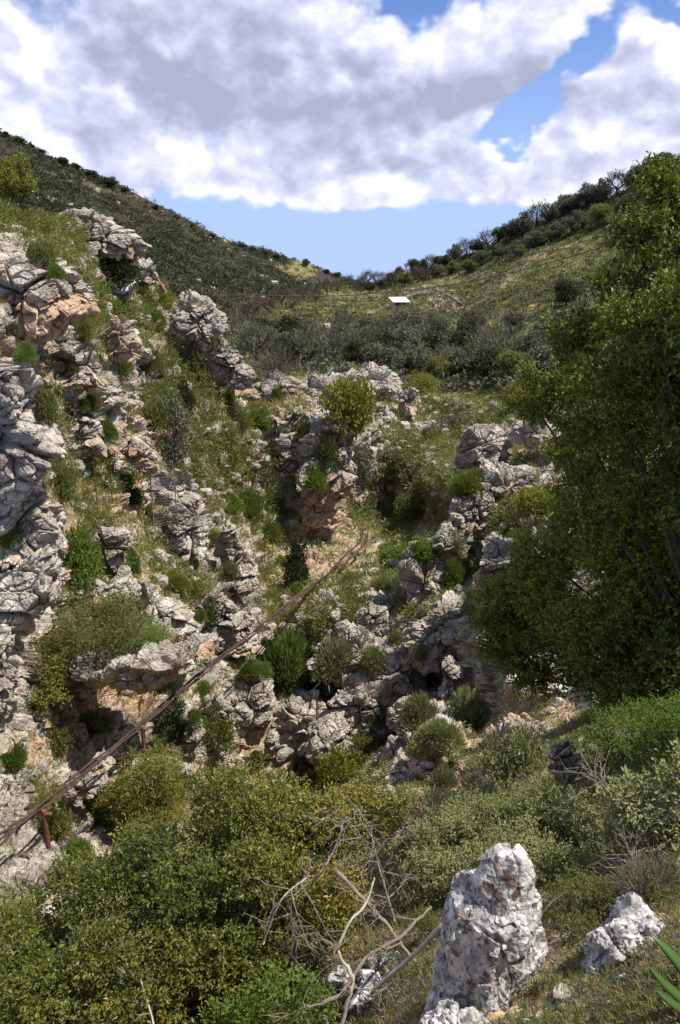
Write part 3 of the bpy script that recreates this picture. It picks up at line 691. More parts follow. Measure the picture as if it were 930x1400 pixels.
def profile_rock(prof, Y, label, blotch, seed=5, depth=.75, K=15):
    r_ = np.random.default_rng(seed); nz, nt = 520, 640; z = np.linspace(0, 1, nz); py = prof[0][0] + (prof[-1][0] - prof[0][0]) * z
    pr = np.array(prof, float); L = np.interp(py, pr[:, 0], pr[:, 1]); Rr = np.interp(py, pr[:, 0], pr[:, 2])
    th = np.linspace(0, 2 * np.pi, nt, endpoint=False); u = np.stack([np.cos(th), np.sin(th)], 1)
    an = r_.uniform(0, 2 * np.pi, K); dn = r_.uniform(.72, .95, K); tz = r_.normal(0, .35, K)
    cosu = u[:, 0][None, :, None] * np.cos(an) + u[:, 1][None, :, None] * np.sin(an)
    rad = (dn[None, None] * (1 + tz * (z[:, None, None] - .5)) / np.maximum(cosu, .1)).min(2); rad = np.clip(rad, .55, 1.15)
    m = mpp(670, 1300, Y); hw = (Rr - L) / 2; cxp = (Rr + L) / 2
    base = P(cxp, py, np.full(nz, Y)); hwm = hw * m * 1.06 + .014
    v = np.zeros((nz, nt, 3)); v[..., 0] = base[:, 0][:, None] + hwm[:, None] * rad * u[:, 0]; dd = np.minimum(hwm + .02, .30) * depth * (1 + .5 * z)
    v[..., 1] = base[:, 1][:, None] + dd[:, None] * rad * u[:, 1] ; v[..., 2] = base[:, 2][:, None]
    # second peak, split by a notch
    v[..., 2] -= (.045 * np.exp(-((v[..., 0] - P(703., 1180., Y)[0]) / .012) ** 2) * np.clip(1 - z * 3.2, 0, 1)[:, None] ** 2)
    p = v.reshape(-1, 3); n = np.concatenate([np.broadcast_to(u[None], (nz, nt, 2)), np.full((nz, nt, 1), .25)], 2).reshape(-1, 3)
    d = _facet(p) + (fbm(p * 7, 4, 9, .5) - .5) * .055 + (fbm(p * 42, 3, 29, .6) - .5) * .014 - .010 * np.clip(1 - np.abs(fbm(p * 9 * np.array([1, 1, .5]), 2, 19) - .5) * 14, 0, 1)
    wp = p + n * (d * np.repeat(np.clip(z * 5 + .25, 0, 1), nt))[:, None]
    st = np.zeros(len(wp))
    for (bx, by, br) in blotch:
        b = np.array(p3(bx, by, Y - .1)); e = np.linalg.norm((wp - b) * np.array([1, .3, 1]), axis=1); st = np.maximum(st, 1 - e / (br * m) * .5 + (fbm(wp * 30, 3, 3) - .5) * .35)
    ring = wp.reshape(nz, nt, 3)[0]; cc = ring.mean(0); cc[2] += .012; caps = np.stack([cc + (ring - cc) * q for q in (0, .3, .6, .85)]); wp = np.concatenate([caps.reshape(-1, 3), wp]); st = np.concatenate([np.zeros(4 * nt), st]); nz += 4
    f = grid_faces(nz, nt + 1); i0 = np.arange(nz * (nt + 1)); mp = (i0 // (nt + 1)) * nt + (i0 % (nt + 1)) % nt; f = mp[f][:, ::-1]
    loc = Vector(base[-1]); me = mk_mesh('ledge_rock', wp - np.array(loc), f, True, {'stain': ('POINT', np.clip(st, 0, 1))})
    o = link('ledge_rock', me, MAT['lichen_limestone']); o.location = loc; tag(o, label, 'rock')
profile_rock([(1164,680,718),(1180,662,726),(1200,650,731),(1218,640,735),(1232,618,739),(1262,603,745),(1310,596,749),(1350,582,754),(1400,555,764),(1480,520,780)], 3.5,
    'tall pointed white rock with dark lichen spots in the foreground', [(668, 1216, 6), (680, 1220, 5), (697, 1200, 8), (704, 1218, 6), (690, 1232, 4)])
ledge_rock(620, 1405, 3.2, 120, 90, 'rough grey rock leaning on the left foot of the tall pointed white rock', .4)
ledge_rock(850, 1292, 3.3, 120, 100, 'pale jagged rock on the right behind the agave leaves', .45, .15)
ledge_rock(872, 1272, 3.35, 76, 96, 'white peaked rock top beside the pale jagged rock', .6, -.1, sub=6)
ledge_rock(780, 1392, 2.95, 70, 40, 'small white stone at the bottom edge right of the tall rock', .4, sub=6, bs=.15)
ledge_rock(735, 1398, 2.95, 56, 34, 'small cream stone at the bottom edge close to the tall rock', .4, sub=6, bs=.15)
ledge_rock(905, 1396, 2.75, 70, 34, 'dark grey stone at the bottom right corner', .4, sub=6, bs=.15)
ledge_rock(852, 1338, 2.98, 20, 18, 'fist sized white stone in the grass below the pale jagged rock', .3, sub=5, bs=.1)
ledge_rock(548, 1326, 4.85, 60, 24, 'flat grey stone under the crossed dead branches', .3, sub=6)
ledge_rock(512, 1352, 4.72, 70, 26, 'pale broken stone left of the dead stick', .3, sub=6)
ledge_rock(470, 1332, 5.0, 40, 24, 'brownish stone behind the bleached stick', .3, sub=6)

# ------------------------------------------------------------------ where does a ray meet the ground
def bvh(vf):
    V, F, n = [], [], 0
    for v, f in vf:
        V.append(v); fl = f[:, :3] if f.shape[1] == 3 else None
        F += (f + n).tolist(); n += len(v)
    return BVHTree.FromPolygons(np.concatenate(V).tolist(), F)
# thin the sheets for the tree
def thin(v, f, nc, k=2):
    g = v.reshape(-1, nc, 3)[::k, ::k]; return g.reshape(-1, 3), grid_faces(*g.shape[:2])
BNEAR = bvh([thin(nv, nf, 960)] + [(v, f) for v, f in ROCKV if len(v) < 50000])
BFAR = bvh([(rv, rf_)]); BLEFT = bvh([(lv, lf)])
O0 = Vector((0, 0, 0))
def hit(px, py, tree=BNEAR):
    for a, b in ((0, 0), (0, 6), (5, 3), (-5, 3), (0, 14), (0, 30)):
        loc, nor, i, d = tree.ray_cast(O0, Vector(ray(px + a, py + b)).normalized())
        if loc is not None: return loc, nor
    return None, None
SHEETS_READY = True

# ------------------------------------------------------------------ foliage
def leaves(c, d, L, Wd, rng, fold=0.25, droop=0.0):
    """one folded diamond leaf per centre; d = direction of the midrib"""
    n = len(c); d = d / (np.linalg.norm(d, axis=1, keepdims=True) + 1e-9)
    r = rng.normal(size=(n, 3)) * .55; r[:, 2] += .8; s = np.cross(d, r); s /= np.linalg.norm(s, axis=1, keepdims=True) + 1e-9; up = np.cross(s, d)
    L = np.broadcast_to(L, (n,))[:, None]; Wd = np.broadcast_to(Wd, (n,))[:, None]
    a = c; b = c + d * L * .45 + s * Wd * .5 + up * Wd * fold; e = c + d * L - up * L * droop; g = c + d * L * .45 - s * Wd * .5 + up * Wd * fold
    v = np.stack([a, b, e, g], 1).reshape(-1, 3); f = np.arange(4 * n).reshape(n, 4)
    return v, f
def leafmesh(name, v, f, rng, per=1, extra=None, clump=None):
    n = len(f) // per; r = np.repeat(rng.random(n), per)
    if clump is not None: r = np.clip(r * .6 + clump * .4, 0, 1)
    return mk_mesh(name, v, f, False, {'rnd': ('FACE', r)})

def rand_dirs(rng, n, up=0.0):
    d = rng.normal(size=(n, 3)); d[:, 2] += up; return d / np.linalg.norm(d, axis=1, keepdims=True)

def shrub_mesh(kind, seed):
    """unit plant: radius about 1, base at z=0 -> mesh"""
    rng = np.random.default_rng(seed)
    if kind == 'dome':      # fine upright blades radiating from one foot
        nl = 9; lob = rand_dirs(rng, nl, .5) * rng.uniform(.25, .62, nl)[:, None]; lob[:, 2] = np.abs(lob[:, 2]) * .8; lr = rng.uniform(.3, .55, nl); w_ = rng.integers(0, nl, 4600); n = len(w_)
        d = rand_dirs(rng, n, .45); d[:, 2] = np.abs(d[:, 2]) * .95 - .1
        r = rng.uniform(.3, 1.0, n) ** .5 * (.7 + .6 * fbm(d * 2.5 + w_[:, None] * 3.1, 3, seed)); c = lob[w_] + d * (r * lr[w_])[:, None]; c[:, 2] = np.maximum(c[:, 2], 0.0)
        dd = d + rng.normal(size=(n, 3)) * .28; dd[:, 2] += .25
        v, f = leaves(c, dd, rng.uniform(.14, .26, n), rng.uniform(.025, .045, n), rng)
        cl = fbm(c * 3, 2, 9)
    elif kind in ('loose', 'sage', 'tall'):
        nb = 26 if kind != 'tall' else 34
        cen = rand_dirs(rng, nb, .35) * rng.uniform(.3, .78, nb)[:, None]; cen[:, 2] = np.abs(cen[:, 2]) * (1.0 if kind != 'tall' else 1.5) + .18
        cr = rng.uniform(.20, .38, nb)
        per = 150; c = np.repeat(cen, per, 0) + rand_dirs(rng, nb * per) * (np.repeat(cr, per) * rng.uniform(.45, 1, nb * per) ** .6)[:, None]
        n = len(c); dd = (c - np.repeat(cen, per, 0)); dd /= np.linalg.norm(dd, axis=1, keepdims=True); dd = dd + rng.normal(size=(n, 3)) * .6; dd[:, 2] += .35
        L = rng.uniform(.07, .14, n) * (1.15 if kind == 'sage' else 1); v, f = leaves(c, dd, L, L * (.35 if kind == 'sage' else .5), rng)
        cl = np.repeat(rng.random(nb), per)
    elif kind == 'bare':     # a haze of bare twigs
        n = 1500; d = rand_dirs(rng, n, .4); d[:, 2] = np.abs(d[:, 2]); c = d * rng.uniform(.1, .95, n)[:, None]
        v, f = leaves(c, d + rng.normal(size=(n, 3)) * .45, rng.uniform(.2, .38, n), .014, rng); cl = rng.random(n)
    elif kind == 'grass':
        n = 260; c = rng.normal(size=(n, 3)) * .33; c[:, 2] = 0; d = rand_dirs(rng, n, 1.6); d[:, 2] = np.abs(d[:, 2])
        v, f = leaves(c, d, rng.uniform(.4, 1, n), .05, rng, droop=.2); cl = rng.random(n)
    elif kind == 'broad':    # rounded broad-leaved tree crown for the far hills (unit height 2)
        nb = 30; cen = rand_dirs(rng, nb, .1) * rng.uniform(.35, .85, nb)[:, None] * np.array([1, 1, .80]); cen[:, 2] += .95
        per = 150; cr = rng.uniform(.2, .36, nb)
        c = np.repeat(cen, per, 0) + rand_dirs(rng, nb * per) * (np.repeat(cr, per) * rng.uniform(.5, 1, nb * per))[:, None]; n = len(c)
        v, f = leaves(c, rng.normal(size=(n, 3)), rng.uniform(.07, .13, n), .06, rng); cl = np.repeat(rng.random(nb), per)
    elif kind == 'wispy':
        nb = 22; cen = rand_dirs(rng, nb, .2) * rng.uniform(.4, .85, nb)[:, None] * np.array([1, 1, .8]); cen[:, 2] += 1.1
        per = 42; c = np.repeat(cen, per, 0) + rng.normal(size=(nb * per, 3)) * .17; n = len(c)
        v, f = leaves(c, c - np.array([0, 0, .3]) + rng.normal(size=(n, 3)) * .4, rng.uniform(.16, .3, n), .035, rng); cl = np.repeat(rng.random(nb), per)
    return leafmesh(kind, v, f, rng, 1, None, cl)
def stems_mesh(seed, tree=False):
    rng = random.Random(seed); mb = MB()
    if tree:
        mb.tube([(0, 0, -.15), (.03, .02, .35), (-.02, .03, .8)], [.11, .085, .05], 6)
        for i in range(7):
            a = rng.uniform(0, 6.28); h = rng.uniform(.35, .75); r = rng.uniform(.45, .75)
            mb.tube([(0, 0, h), (math.cos(a) * r * .5, math.sin(a) * r * .5, h + .3), (math.cos(a) * r, math.sin(a) * r, h + .75)], [.05, .032, .012], 5)
    else:
        for i in range(9):
            a = rng.uniform(0, 6.28); r = rng.uniform(.3, .7)
            mb.tube([(0, 0, -.1), (math.cos(a) * r * .5, math.sin(a) * r * .5, .3), (math.cos(a) * r, math.sin(a) * r, .7)], [.03, .02, .008], 4)
    me = bpy.data.meshes.new('stems'); me.from_pydata(np.concatenate(mb.v).tolist(), [], mb.f); me.update(); return me
PROTO = {}
def proto(kind, mat, k):
    key = (kind, mat, k)
    if key not in PROTO:
        base = ('m', kind, k)
        if base not in PROTO: PROTO[base] = shrub_mesh(kind, 100 + 7 * k + sum(map(ord, kind)))
        me = PROTO[base].copy(); me.materials.append(MAT[mat]); PROTO[key] = me
    return PROTO[key]
STEM = [stems_mesh(i) for i in range(3)]; TSTEM = [stems_mesh(i + 9, True) for i in range(3)]
for s in STEM: s.materials.append(MAT['grey_bark'])
for s in TSTEM: s.materials.append(MAT['bark'])
cnt = [0]
def plant(px, py, w, h, kind, mat, label, Y=None, name='shrub', cat='shrub', group=None, tree=None, stem='stem', crownname='foliage', dy=0.0, stems=True):
    """px, py = foot of the plant in the photo, w,h = its size there in photo pixels; sits where the ray meets the land"""
    cnt[0] += 1; k = cnt[0] % 3
    loc, nor = (None, None)
    if Y is None:
        loc, nor = hit(px, py, tree or BNEAR)
    if loc is None: loc = p3(px, py, Y or 40)
    m = mpp(px, py, loc.y); unit_h = {'broad': 2.0, 'wispy': 2.0, 'dome': 1.05, 'tall': 1.5}.get(kind, 1.15)
    sx = w * m / 2; sz = h * m / unit_h / 0.93
    if kind in ('dome', 'loose', 'tall') and loc.y < 80: sx *= 1.22; sz *= 1.18
    e = empty(name, loc + Vector((0, 0.25 * sx, -0.1 * sz))); e.rotation_euler[2] = random.uniform(0, 6.28); e.scale = (sx, sx, sz)
    f = link(crownname, proto(kind, mat, k), None, e)
    if stems:
        link(stem, (TSTEM if kind in ('broad', 'wispy') else STEM)[k], None, e)
    return tag(e, label, cat, group)

SH = 'shrubs on the gorge sides'
SHRUBS = [ # foot x, foot y, w, h, kind, mat, label
 (147, 385, 78, 66, 'tall', 'dark_leaf', 'large dark green bush below the pale leaning slab on the left skyline'),
 (30, 494, 36, 28, 'dome', 'bright_leaf', 'bright green cushion shrub right under the brown overhang'),
 (197, 508, 40, 50, 'dome', 'olive_leaf', 'tall olive green shrub in the middle of the upper left slope'),
 (164, 515, 44, 40, 'dome', 'olive_leaf', 'wide olive green shrub just left of the tall olive one'),
 (215, 446, 26, 24, 'dome', 'bright_leaf', 'small round green shrub left of the white skyline crag'),
 (222, 418, 34, 24, 'loose', 'yellow_leaf', 'yellow green shrub beside the small pale knob'),
 (55, 362, 46, 34, 'loose', 'olive_leaf', 'soft grey green shrub above the brown overhang'),
 (78, 380, 24, 20, 'dome', 'bright_leaf', 'small green shrub on the crest of the brown overhang'),
 (105, 440, 36, 24, 'loose', 'olive_leaf', 'low olive shrub on the grass left of the tin sheet'),
 (116, 468, 24, 32, 'loose', 'olive_leaf', 'upright olive shrub above the pale layered rock'),
 (148, 425, 30, 20, 'loose', 'yellow_leaf', 'yellow shrub below the tin sheet'),
 (292, 470, 22, 18, 'loose', 'olive_leaf', 'tuft clinging to the white skyline crag'),
 (268, 530, 40, 60, 'tall', 'olive_leaf', 'grey green shrub in the gully below the white skyline crag'),
 (296, 525, 30, 44, 'tall', 'grove_leaf', 'dark grey shrub right of the gully below the white crag'),
 (230, 625, 64, 80, 'tall', 'grove_leaf', 'big dusty grey bush in the gully left of centre'),
 (212, 590, 46, 44, 'loose', 'olive_leaf', 'olive bush at the head of the dusty gully bush'),
 (248, 560, 34, 40, 'loose', 'dark_leaf', 'dark bush above the big dusty grey bush'),
 (312, 552, 26, 26, 'dome', 'bright_leaf', 'green shrub below the broken white shoulder'),
 (355, 592, 36, 34, 'dome', 'bright_leaf', 'round green shrub left of the tall central crag'),
 (382, 548, 18, 22, 'dome', 'bright_leaf', 'small shrub on the rounded rock under the bare twiggy bush'),
 (451, 632, 42, 52, 'dome', 'olive_leaf', 'tall dome shrub on top of the central crag'),
 (434, 668, 38, 32, 'dome', 'bright_leaf', 'bright round shrub above the orange foot of the central crag'),
 (416, 596, 18, 22, 'dome', 'olive_leaf', 'small shrub on the left half of the central crag'),
 (308, 700, 48, 36, 'dome', 'bright_leaf', 'wide green dome shrub right of the rounded knob rock'),
 (344, 715, 32, 46, 'dome', 'bright_leaf', 'upright green shrub beside the wide dome shrub'),
 (372, 742, 26, 34, 'loose', 'olive_leaf', 'olive shrub at the foot of the tall crag on the left'),
 (406, 800, 36, 66, 'tall', 'dark_leaf', 'dark upright bush on the grassy floor above the pipes'),
 (386, 780, 24, 22, 'loose', 'yellow_leaf', 'small pale bush left of the dark upright bush'),
 (405, 812, 22, 16, 'dome', 'bright_leaf', 'low green clump below the dark upright bush'),
 (495, 660, 34, 50, 'tall', 'grove_leaf', 'dusty bush in the cleft right of the central crag'),
 (505, 690, 30, 30, 'loose', 'olive_leaf', 'olive bush below the dusty cleft bush'),
 (537, 770, 56, 24, 'loose', 'bright_leaf', 'low spreading green bush below the small cave mouth'),
 (577, 765, 46, 30, 'loose', 'bright_leaf', 'low green bush at the left of the dark creviced rock'),
 (560, 720, 44, 50, 'loose', 'olive_leaf', 'rounded olive bush right of the small cave mouth'),
 (590, 600, 30, 16, 'loose', 'grove_leaf', 'low grey bush on the open stony slope'),
 (545, 640, 34, 18, 'loose', 'olive_leaf', 'low olive bush in the middle of the open stony slope'),
 (640, 682, 44, 40, 'dome', 'bright_leaf', 'feathery bright tuft in the shaded notch of the white cracked crag'),
 (623, 800, 28, 40, 'dome', 'bright_leaf', 'bright green tuft hanging beside the pale crumbling rock'),
 (625, 755, 22, 26, 'loose', 'sage_leaf', 'pale tuft above the hanging bright green tuft'),
 (735, 705, 60, 40, 'loose', 'yellow_leaf', 'yellowish bush on the ledge left of the big oak'),
 (600, 700, 26, 22, 'loose', 'yellow_leaf', 'small yellowish bush left of the rugged grey steps'),
 (10, 745, 56, 46, 'dome', 'bright_leaf', 'bright green cushion on the pale bulging boulder at the left edge'),
 (103, 812, 66, 80, 'tall', 'bright_leaf', 'green bush at the left above the wide cave bush'),
 (182, 785, 32, 40, 'dome', 'bright_leaf', 'round green bush right of the light terrace rock'),
 (238, 806, 44, 28, 'dome', 'yellow_leaf', 'yellow green dome on the terrace left of the pinnacle'),
 (263, 822, 20, 26, 'dome', 'bright_leaf', 'narrow green tuft under the yellow green dome'),
 (296, 850, 18, 30, 'dome', 'bright_leaf', 'narrow green tuft at the foot of the pinnacle'),
 (273, 850, 18, 22, 'dome', 'bright_leaf', 'narrow green tuft just left of the pinnacle foot tuft'),
 (315, 795, 26, 30, 'loose', 'olive_leaf', 'olive tuft on the pinnacle face'),
 (290, 745, 24, 22, 'loose', 'olive_leaf', 'olive tuft in the notch left of the pinnacle'),
 (130, 712, 70, 30, 'grass', 'dry_grass', 'patch of tall dry grass with yellow flowers beside the thin poles'),
 (80, 680, 44, 50, 'loose', 'olive_leaf', 'olive green bush left of the thin poles'),
 (95, 660, 34, 50, 'grass', 'dry_grass', 'tall grass clump behind the thin poles'),
 (170, 665, 34, 24, 'loose', 'olive_leaf', 'low olive bush right of the thin poles'),
 (182, 690, 26, 24, 'loose', 'dark_leaf', 'dark low bush right of the thin poles and below the olive one'),
 (148, 602, 24, 34, 'dome', 'bright_leaf', 'green tuft on the pinkish rib'),
 (128, 562, 26, 34, 'dome', 'olive_leaf', 'olive tuft between the pale stepped rocks'),
 (64, 580, 30, 50, 'loose', 'olive_leaf', 'olive bush in the shade line beside the tall shaded cliff'),
 (100, 508, 20, 18, 'dome', 'olive_leaf', 'small tuft on the pale layered rock'),
 (115, 560, 16, 20, 'dome', 'bright_leaf', 'small green tuft on the pale stepped rock'),
 (20, 1058, 40, 48, 'dome', 'bright_leaf', 'bright green tuft growing from the long grey cliff foot'),
 (75, 1148, 50, 56, 'tall', 'olive_leaf', 'green bush right beside the near pipe post'),
 (132, 1122, 56, 42, 'loose', 'bright_leaf', 'green leafy bush between the near pipe post and the big reddish bush'),
 (106, 1180, 40, 34, 'dome', 'bright_leaf', 'fresh green cushion in front of the white rock at lower left'),
 (50, 1238, 26, 28, 'dome', 'bright_leaf', 'vivid green tuft left of the large mastic bush'),
 (238, 1010, 46, 50, 'tall', 'dark_leaf', 'dark green bush right of the middle pipe post'),
 (275, 965, 34, 32, 'dome', 'bright_leaf', 'bright round shrub just below the pipe bend'),
 (296, 1020, 56, 56, 'loose', 'olive_leaf', 'round grey green shrub below the bright round one'),
 (266, 985, 20, 20, 'dome', 'bright_leaf', 'little green tuft on the upright grey fin'),
 (75, 1030, 50, 40, 'loose', 'olive_leaf', 'scrubby plant on the cave floor'),
 (130, 1000, 46, 26, 'loose', 'olive_leaf', 'low plant inside the lit part of the cave floor'),
 (345, 925, 40, 26, 'dome', 'bright_leaf', 'green low shrub between pipes and double bush'),
 (388, 950, 66, 90, 'dome', 'bright_leaf', 'lower lobe of bright green double bush below the central bluff'),
 (412, 905, 66, 66, 'dome', 'bright_leaf', 'upper lobe of bright green double bush below the central bluff'),
 (458, 920, 66, 62, 'dome', 'sage_leaf', 'grey green feathery bush right of the double bush'),
 (512, 918, 44, 36, 'dome', 'sage_leaf', 'small grey green feathery bush on the central crag'),
 (575, 995, 50, 46, 'dome', 'sage_leaf', 'sage cushion at the foot of the central crag'),
 (598, 1018, 56, 40, 'dome', 'sage_leaf', 'sage cushion just below the first sage cushion'),
 (645, 995, 62, 50, 'dome', 'sage_leaf', 'wide sage bush on the slope left of the oak'),
 (702, 1070, 82, 78, 'loose', 'sage_leaf', 'big round sage bush in the middle of the lower right slope'),
 (610, 1080, 34, 42, 'dome', 'sage_leaf', 'pale sage tuft beside the reddish white rock'),
 (500, 1040, 50, 40, 'loose', 'olive_leaf', 'olive bush above the reddish white rock on the left'),
 (470, 1080, 70, 60, 'loose', 'yellow_leaf', 'yellowish loose bush behind the top of the mastic bush'),
 (515, 990, 30, 24, 'loose', 'olive_leaf', 'small olive bush on the central crag foot'),
 (540, 880, 22, 18, 'loose', 'olive_leaf', 'tuft in a joint of the central crag'),
 (575, 900, 22, 22, 'loose', 'sage_leaf', 'pale tuft on the dark fissured wall'),
 (650, 735, 30, 20, 'loose', 'yellow_leaf', 'yellow tuft on the rugged grey steps'),
 (480, 800, 30, 16, 'loose', 'olive_leaf', 'low tuft on top of the central crag at left'),
 (530, 808, 40, 20, 'loose', 'olive_leaf', 'low tuft on top of the central crag in the middle'),
]
def dup_labels():
    pass
for s in SHRUBS:
    if s[4] == 'grass': plant(*s, group=SH, name='grass_clump', cat='grass', crownname='blades', stems=False)
    else: plant(*s, group=SH)
plant(25, 292, 66, 86, 'broad', 'yellow_leaf', 'rounded yellow green oak at the upper left edge on the skyline', name='oak_tree', cat='tree', stem='trunk', crownname='crown')
plant(480, 592, 74, 78, 'loose', 'yellow_leaf', 'dense yellow green bush left of the spiky white ridge', name='kermes_bush', cat='bush')
plant(712, 568, 56, 56, 'broad', 'yellow_leaf', 'small yellow green tree at the crest left of the big oak', name='small_tree', cat='tree', stem='trunk', crownname='crown')
plant(575, 540, 44, 26, 'loose', 'yellow_leaf', 'low yellow green bush on the crest right of the spiky ridge', name='kermes_bush', cat='bush')
plant(890, 1240, 120, 80, 'bare', 'brown_twig', 'bare brown twiggy bush between the pale-leaved bush and the white peaked rock', name='bare_bush', cat='bush', crownname='twigs')
plant(600, 1130, 70, 60, 'bare', 'brown_twig', 'bare brown bush between the reddish white rock and the sage shrub', name='bare_bush', cat='bush', crownname='twigs')
plant(376, 508, 76, 42, 'bare', 'brown_twig', 'bare twiggy grey bush on the skyline rock', name='bare_bush', cat='bush', crownname='twigs')

# wide masses of leaves, built lump by lump
def leafmass(name, lumps, n, L, mat, label, cat, seed, twig=7, ratio=.42, group=None, jitter=.14, trunk=None, shell=.3, cname='foliage', branch_mat='grey_bark', twigs=0, twig_r=.004, lean_up=.25, clumps=True, core=.58):
    rng = np.random.default_rng(seed)
    main = lumps; sub = []
    for (a, b, y, r1, r2) in lumps:
        sub.append((a, b, y * 1.02, r1 * core, r2 * core))
        for _ in range(10):
            dv = rng.normal(size=3); dv /= np.linalg.norm(dv); q = rng.uniform(.55, .85)
            fr = rng.uniform(.22, .42); sub.append((a + dv[0] * r1 * q, b + dv[1] * r2 * q, y + dv[2] * r1 * q * mpp(a, b, y), r1 * fr, r2 * fr))
    lumps = sub if clumps else lumps
    C = np.array([p3(a, b, y)[:] for a, b, y, rx, rz in lumps]); 
    rx = np.array([1.12 * r * mpp(a, b, y) for a, b, y, r, rz in lumps]); rz = np.array([1.12 * r2 * mpp(a, b, y) for a, b, y, r, r2 in lumps])
    area = rx * rz; area = area * rng.uniform(.55, 1.2, len(area)); pr = area / area.sum()
    nt = n // twig; which = rng.choice(len(lumps), nt, p=pr)
    d = rand_dirs(rng, nt, .15)
    rad = rng.uniform(shell, 1.0, nt) ** .7 
    k = .78 + .5 * fbm(d * 2.2 + which[:, None] * 3.7, 3, seed)
    s = np.stack([rx[which], rx[which] * .9, rz[which]], 1)
    t = C[which] + d * s * (rad * k)[:, None]
    gap = fbm(t / L * 0.045, 3, seed + 5); keep = gap > .30
    t, d, which = t[keep], d[keep], which[keep]; nt = len(t)
    td = d + rng.normal(size=(nt, 3)) * .5; td[:, 2] += lean_up; td /= np.linalg.norm(td, axis=1, keepdims=True)
    off = np.tile(np.linspace(0, 1, twig), nt)[:, None]
    c = np.repeat(t, twig, 0) + np.repeat(td, twig, 0) * off * L * 2.4 + rng.normal(size=(nt * twig, 3)) * L * jitter
    dd = np.repeat(td, twig, 0) * .6 + rng.normal(size=(nt * twig, 3)) * .75
    LL = L * rng.uniform(.6, 1.15, nt * twig)
    v, f = leaves(c, dd, LL, LL * ratio, rng)
    tipr = np.repeat(np.clip(rng.random(nt) * .55 + (fbm(t / L * .03, 2, 3) - .3) * .9, 0, 1), twig)
    tone = np.clip(tipr * .65 + rng.random(nt * twig) * .35, 0, 1)
    base = Vector(C[np.argmin(C[:, 2])]) if trunk is None else Vector(trunk[0])
    e = empty(name, base); b = np.array(base)
    link(cname, mk_mesh(cname, v - b, f, False, {'rnd': ('FACE', tone)}), MAT[mat], e)
    mb = MB(); foot = base - base
    for i in range(0, len(lumps), 11 if clumps else 1):
        tgt = Vector(C[i]) - base; mid = tgt * .5 + Vector(rng.normal(size=3) * rx[i] * .25); 
        mb.tube([foot, mid, tgt, tgt + Vector(rng.normal(size=3) * rx[i] * .5)], [rx.max() * .035, rx.max() * .024, rx.max() * .012, .003], 6)
    for i in range(twigs):
        j = rng.integers(0, nt); s0 = Vector(t[j]) - base; dv = Vector(d[j] + rng.normal(size=3) * .4).normalized() * L * rng.uniform(4, 9)
        a = s0 - dv * .7; q = s0 + dv * .45
        mb.tube([a, (a + q) / 2 + Vector(rng.normal(size=3) * L * .5), q], [twig_r, twig_r * .7, twig_r * .3], 4)
    mb.build('branches', MAT[branch_mat], e)
    return tag(e, label, cat, group)
# the big oak at the right
oakL = [(900, 255, 8.4, 34, 30),(935, 300, 8.2, 44, 34),(878, 325, 8.2, 40, 34),(940, 370, 7.6, 60, 60),(858, 392, 8.0, 38, 34),(900, 450, 7.0, 70, 50),(790, 455, 8.2, 40, 26),(835, 500, 8.21, 84, 46),(765, 520, 9.01, 54, 32),(735, 560, 9.12, 26, 18),(930, 540, 7.52, 90, 60),(1000, 430, 6.8, 100, 110),(1040, 560, 7.3, 120, 110),(1050, 330, 8.0, 110, 90),(990, 650, 7.52, 110, 90),(830, 575, 8.44, 80, 50),(775, 640, 9.58, 40, 44),(860, 660, 8.89, 90, 66),(950, 700, 8.44, 90, 80),(800, 720, 9.35, 62, 44),(880, 770, 8.89, 90, 66),(745, 765, 9.58, 42, 40),(700, 815, 9.58, 42, 32),(672, 850, 9.58, 26, 18),(690, 885, 9.46, 38, 30),(760, 850, 9.35, 70, 52),(850, 870, 8.66, 90, 52),(950, 850, 8.21, 90, 80),(730, 925, 9.35, 34, 16),(810, 925, 9.01, 56, 24),(900, 940, 8.21, 80, 40),(1060, 750, 8.44, 120, 140)]
leafmass('big_oak', oakL, 340000, .055, 'oak_leaf', 'big dark evergreen oak filling the right side with sunlit yellow green tips', 'tree', 21, 8, .55,
         trunk=[p3(1010, 1000, 7.6)], cname='crown', branch_mat='bark', twigs=160, twig_r=.005, core=.8)
leafmass('mastic_bush', [(330,1110,6.4,95,70),(240,1170,6.2,90,62),(400,1150,6.1,90,75),(150,1230,6.0,95,60),(300,1230,5.6,120,80),(430,1230,5.6,75,80),(70,1300,5.8,100,60),(190,1320,5.2,120,75),(20,1360,5.4,100,60),(330,1330,5.2,80,60),(120,1400,4.9,140,70),(-60,1330,5.6,110,90),(250,1420,4.9,110,50),(500,1110,6.6,60,45)],
         170000, .042, 'mastic_leaf', 'large glossy mastic bush with orange tips filling the lower left', 'bush', 22, 8, .5, twigs=120, twig_r=.0022)
leafmass('leafy_plant', [(385,1375,4.6,60,45),(330,1390,4.6,50,30),(440,1390,4.5,40,30)], 5000, .035, 'bright_leaf', 'fresh green leafy plant at the bottom edge below the mastic bush', 'plant', 23, 6, .6)
leafmass('wide_cave_bush', [(150,870,22.3,60,34),(100,875,21.8,44,34),(200,868,22.8,40,36),(75,900,21.3,34,34),(160,835,23,46,24),(55,915,20.8,22,22)], 26000, .11, 'olive_leaf', 'wide mixed green bush hanging over the roof of the cave', 'bush', 24, 6, .3)
leafmass('bright_cave_bush', [(205,880,22.3,30,32),(165,905,21.9,26,18)], 7000, .13, 'bright_leaf', 'bright feathery bush hanging at the right end of the cave roof', 'bush', 25, 6, .2)
leafmass('yellow_cave_bush', [(75,935,20.6,24,30),(55,965,20.2,18,26)], 3000, .10, 'yellow_leaf', 'yellow green creeper hanging at the left end of the cave mouth', 'plant', 33, 6, .5)
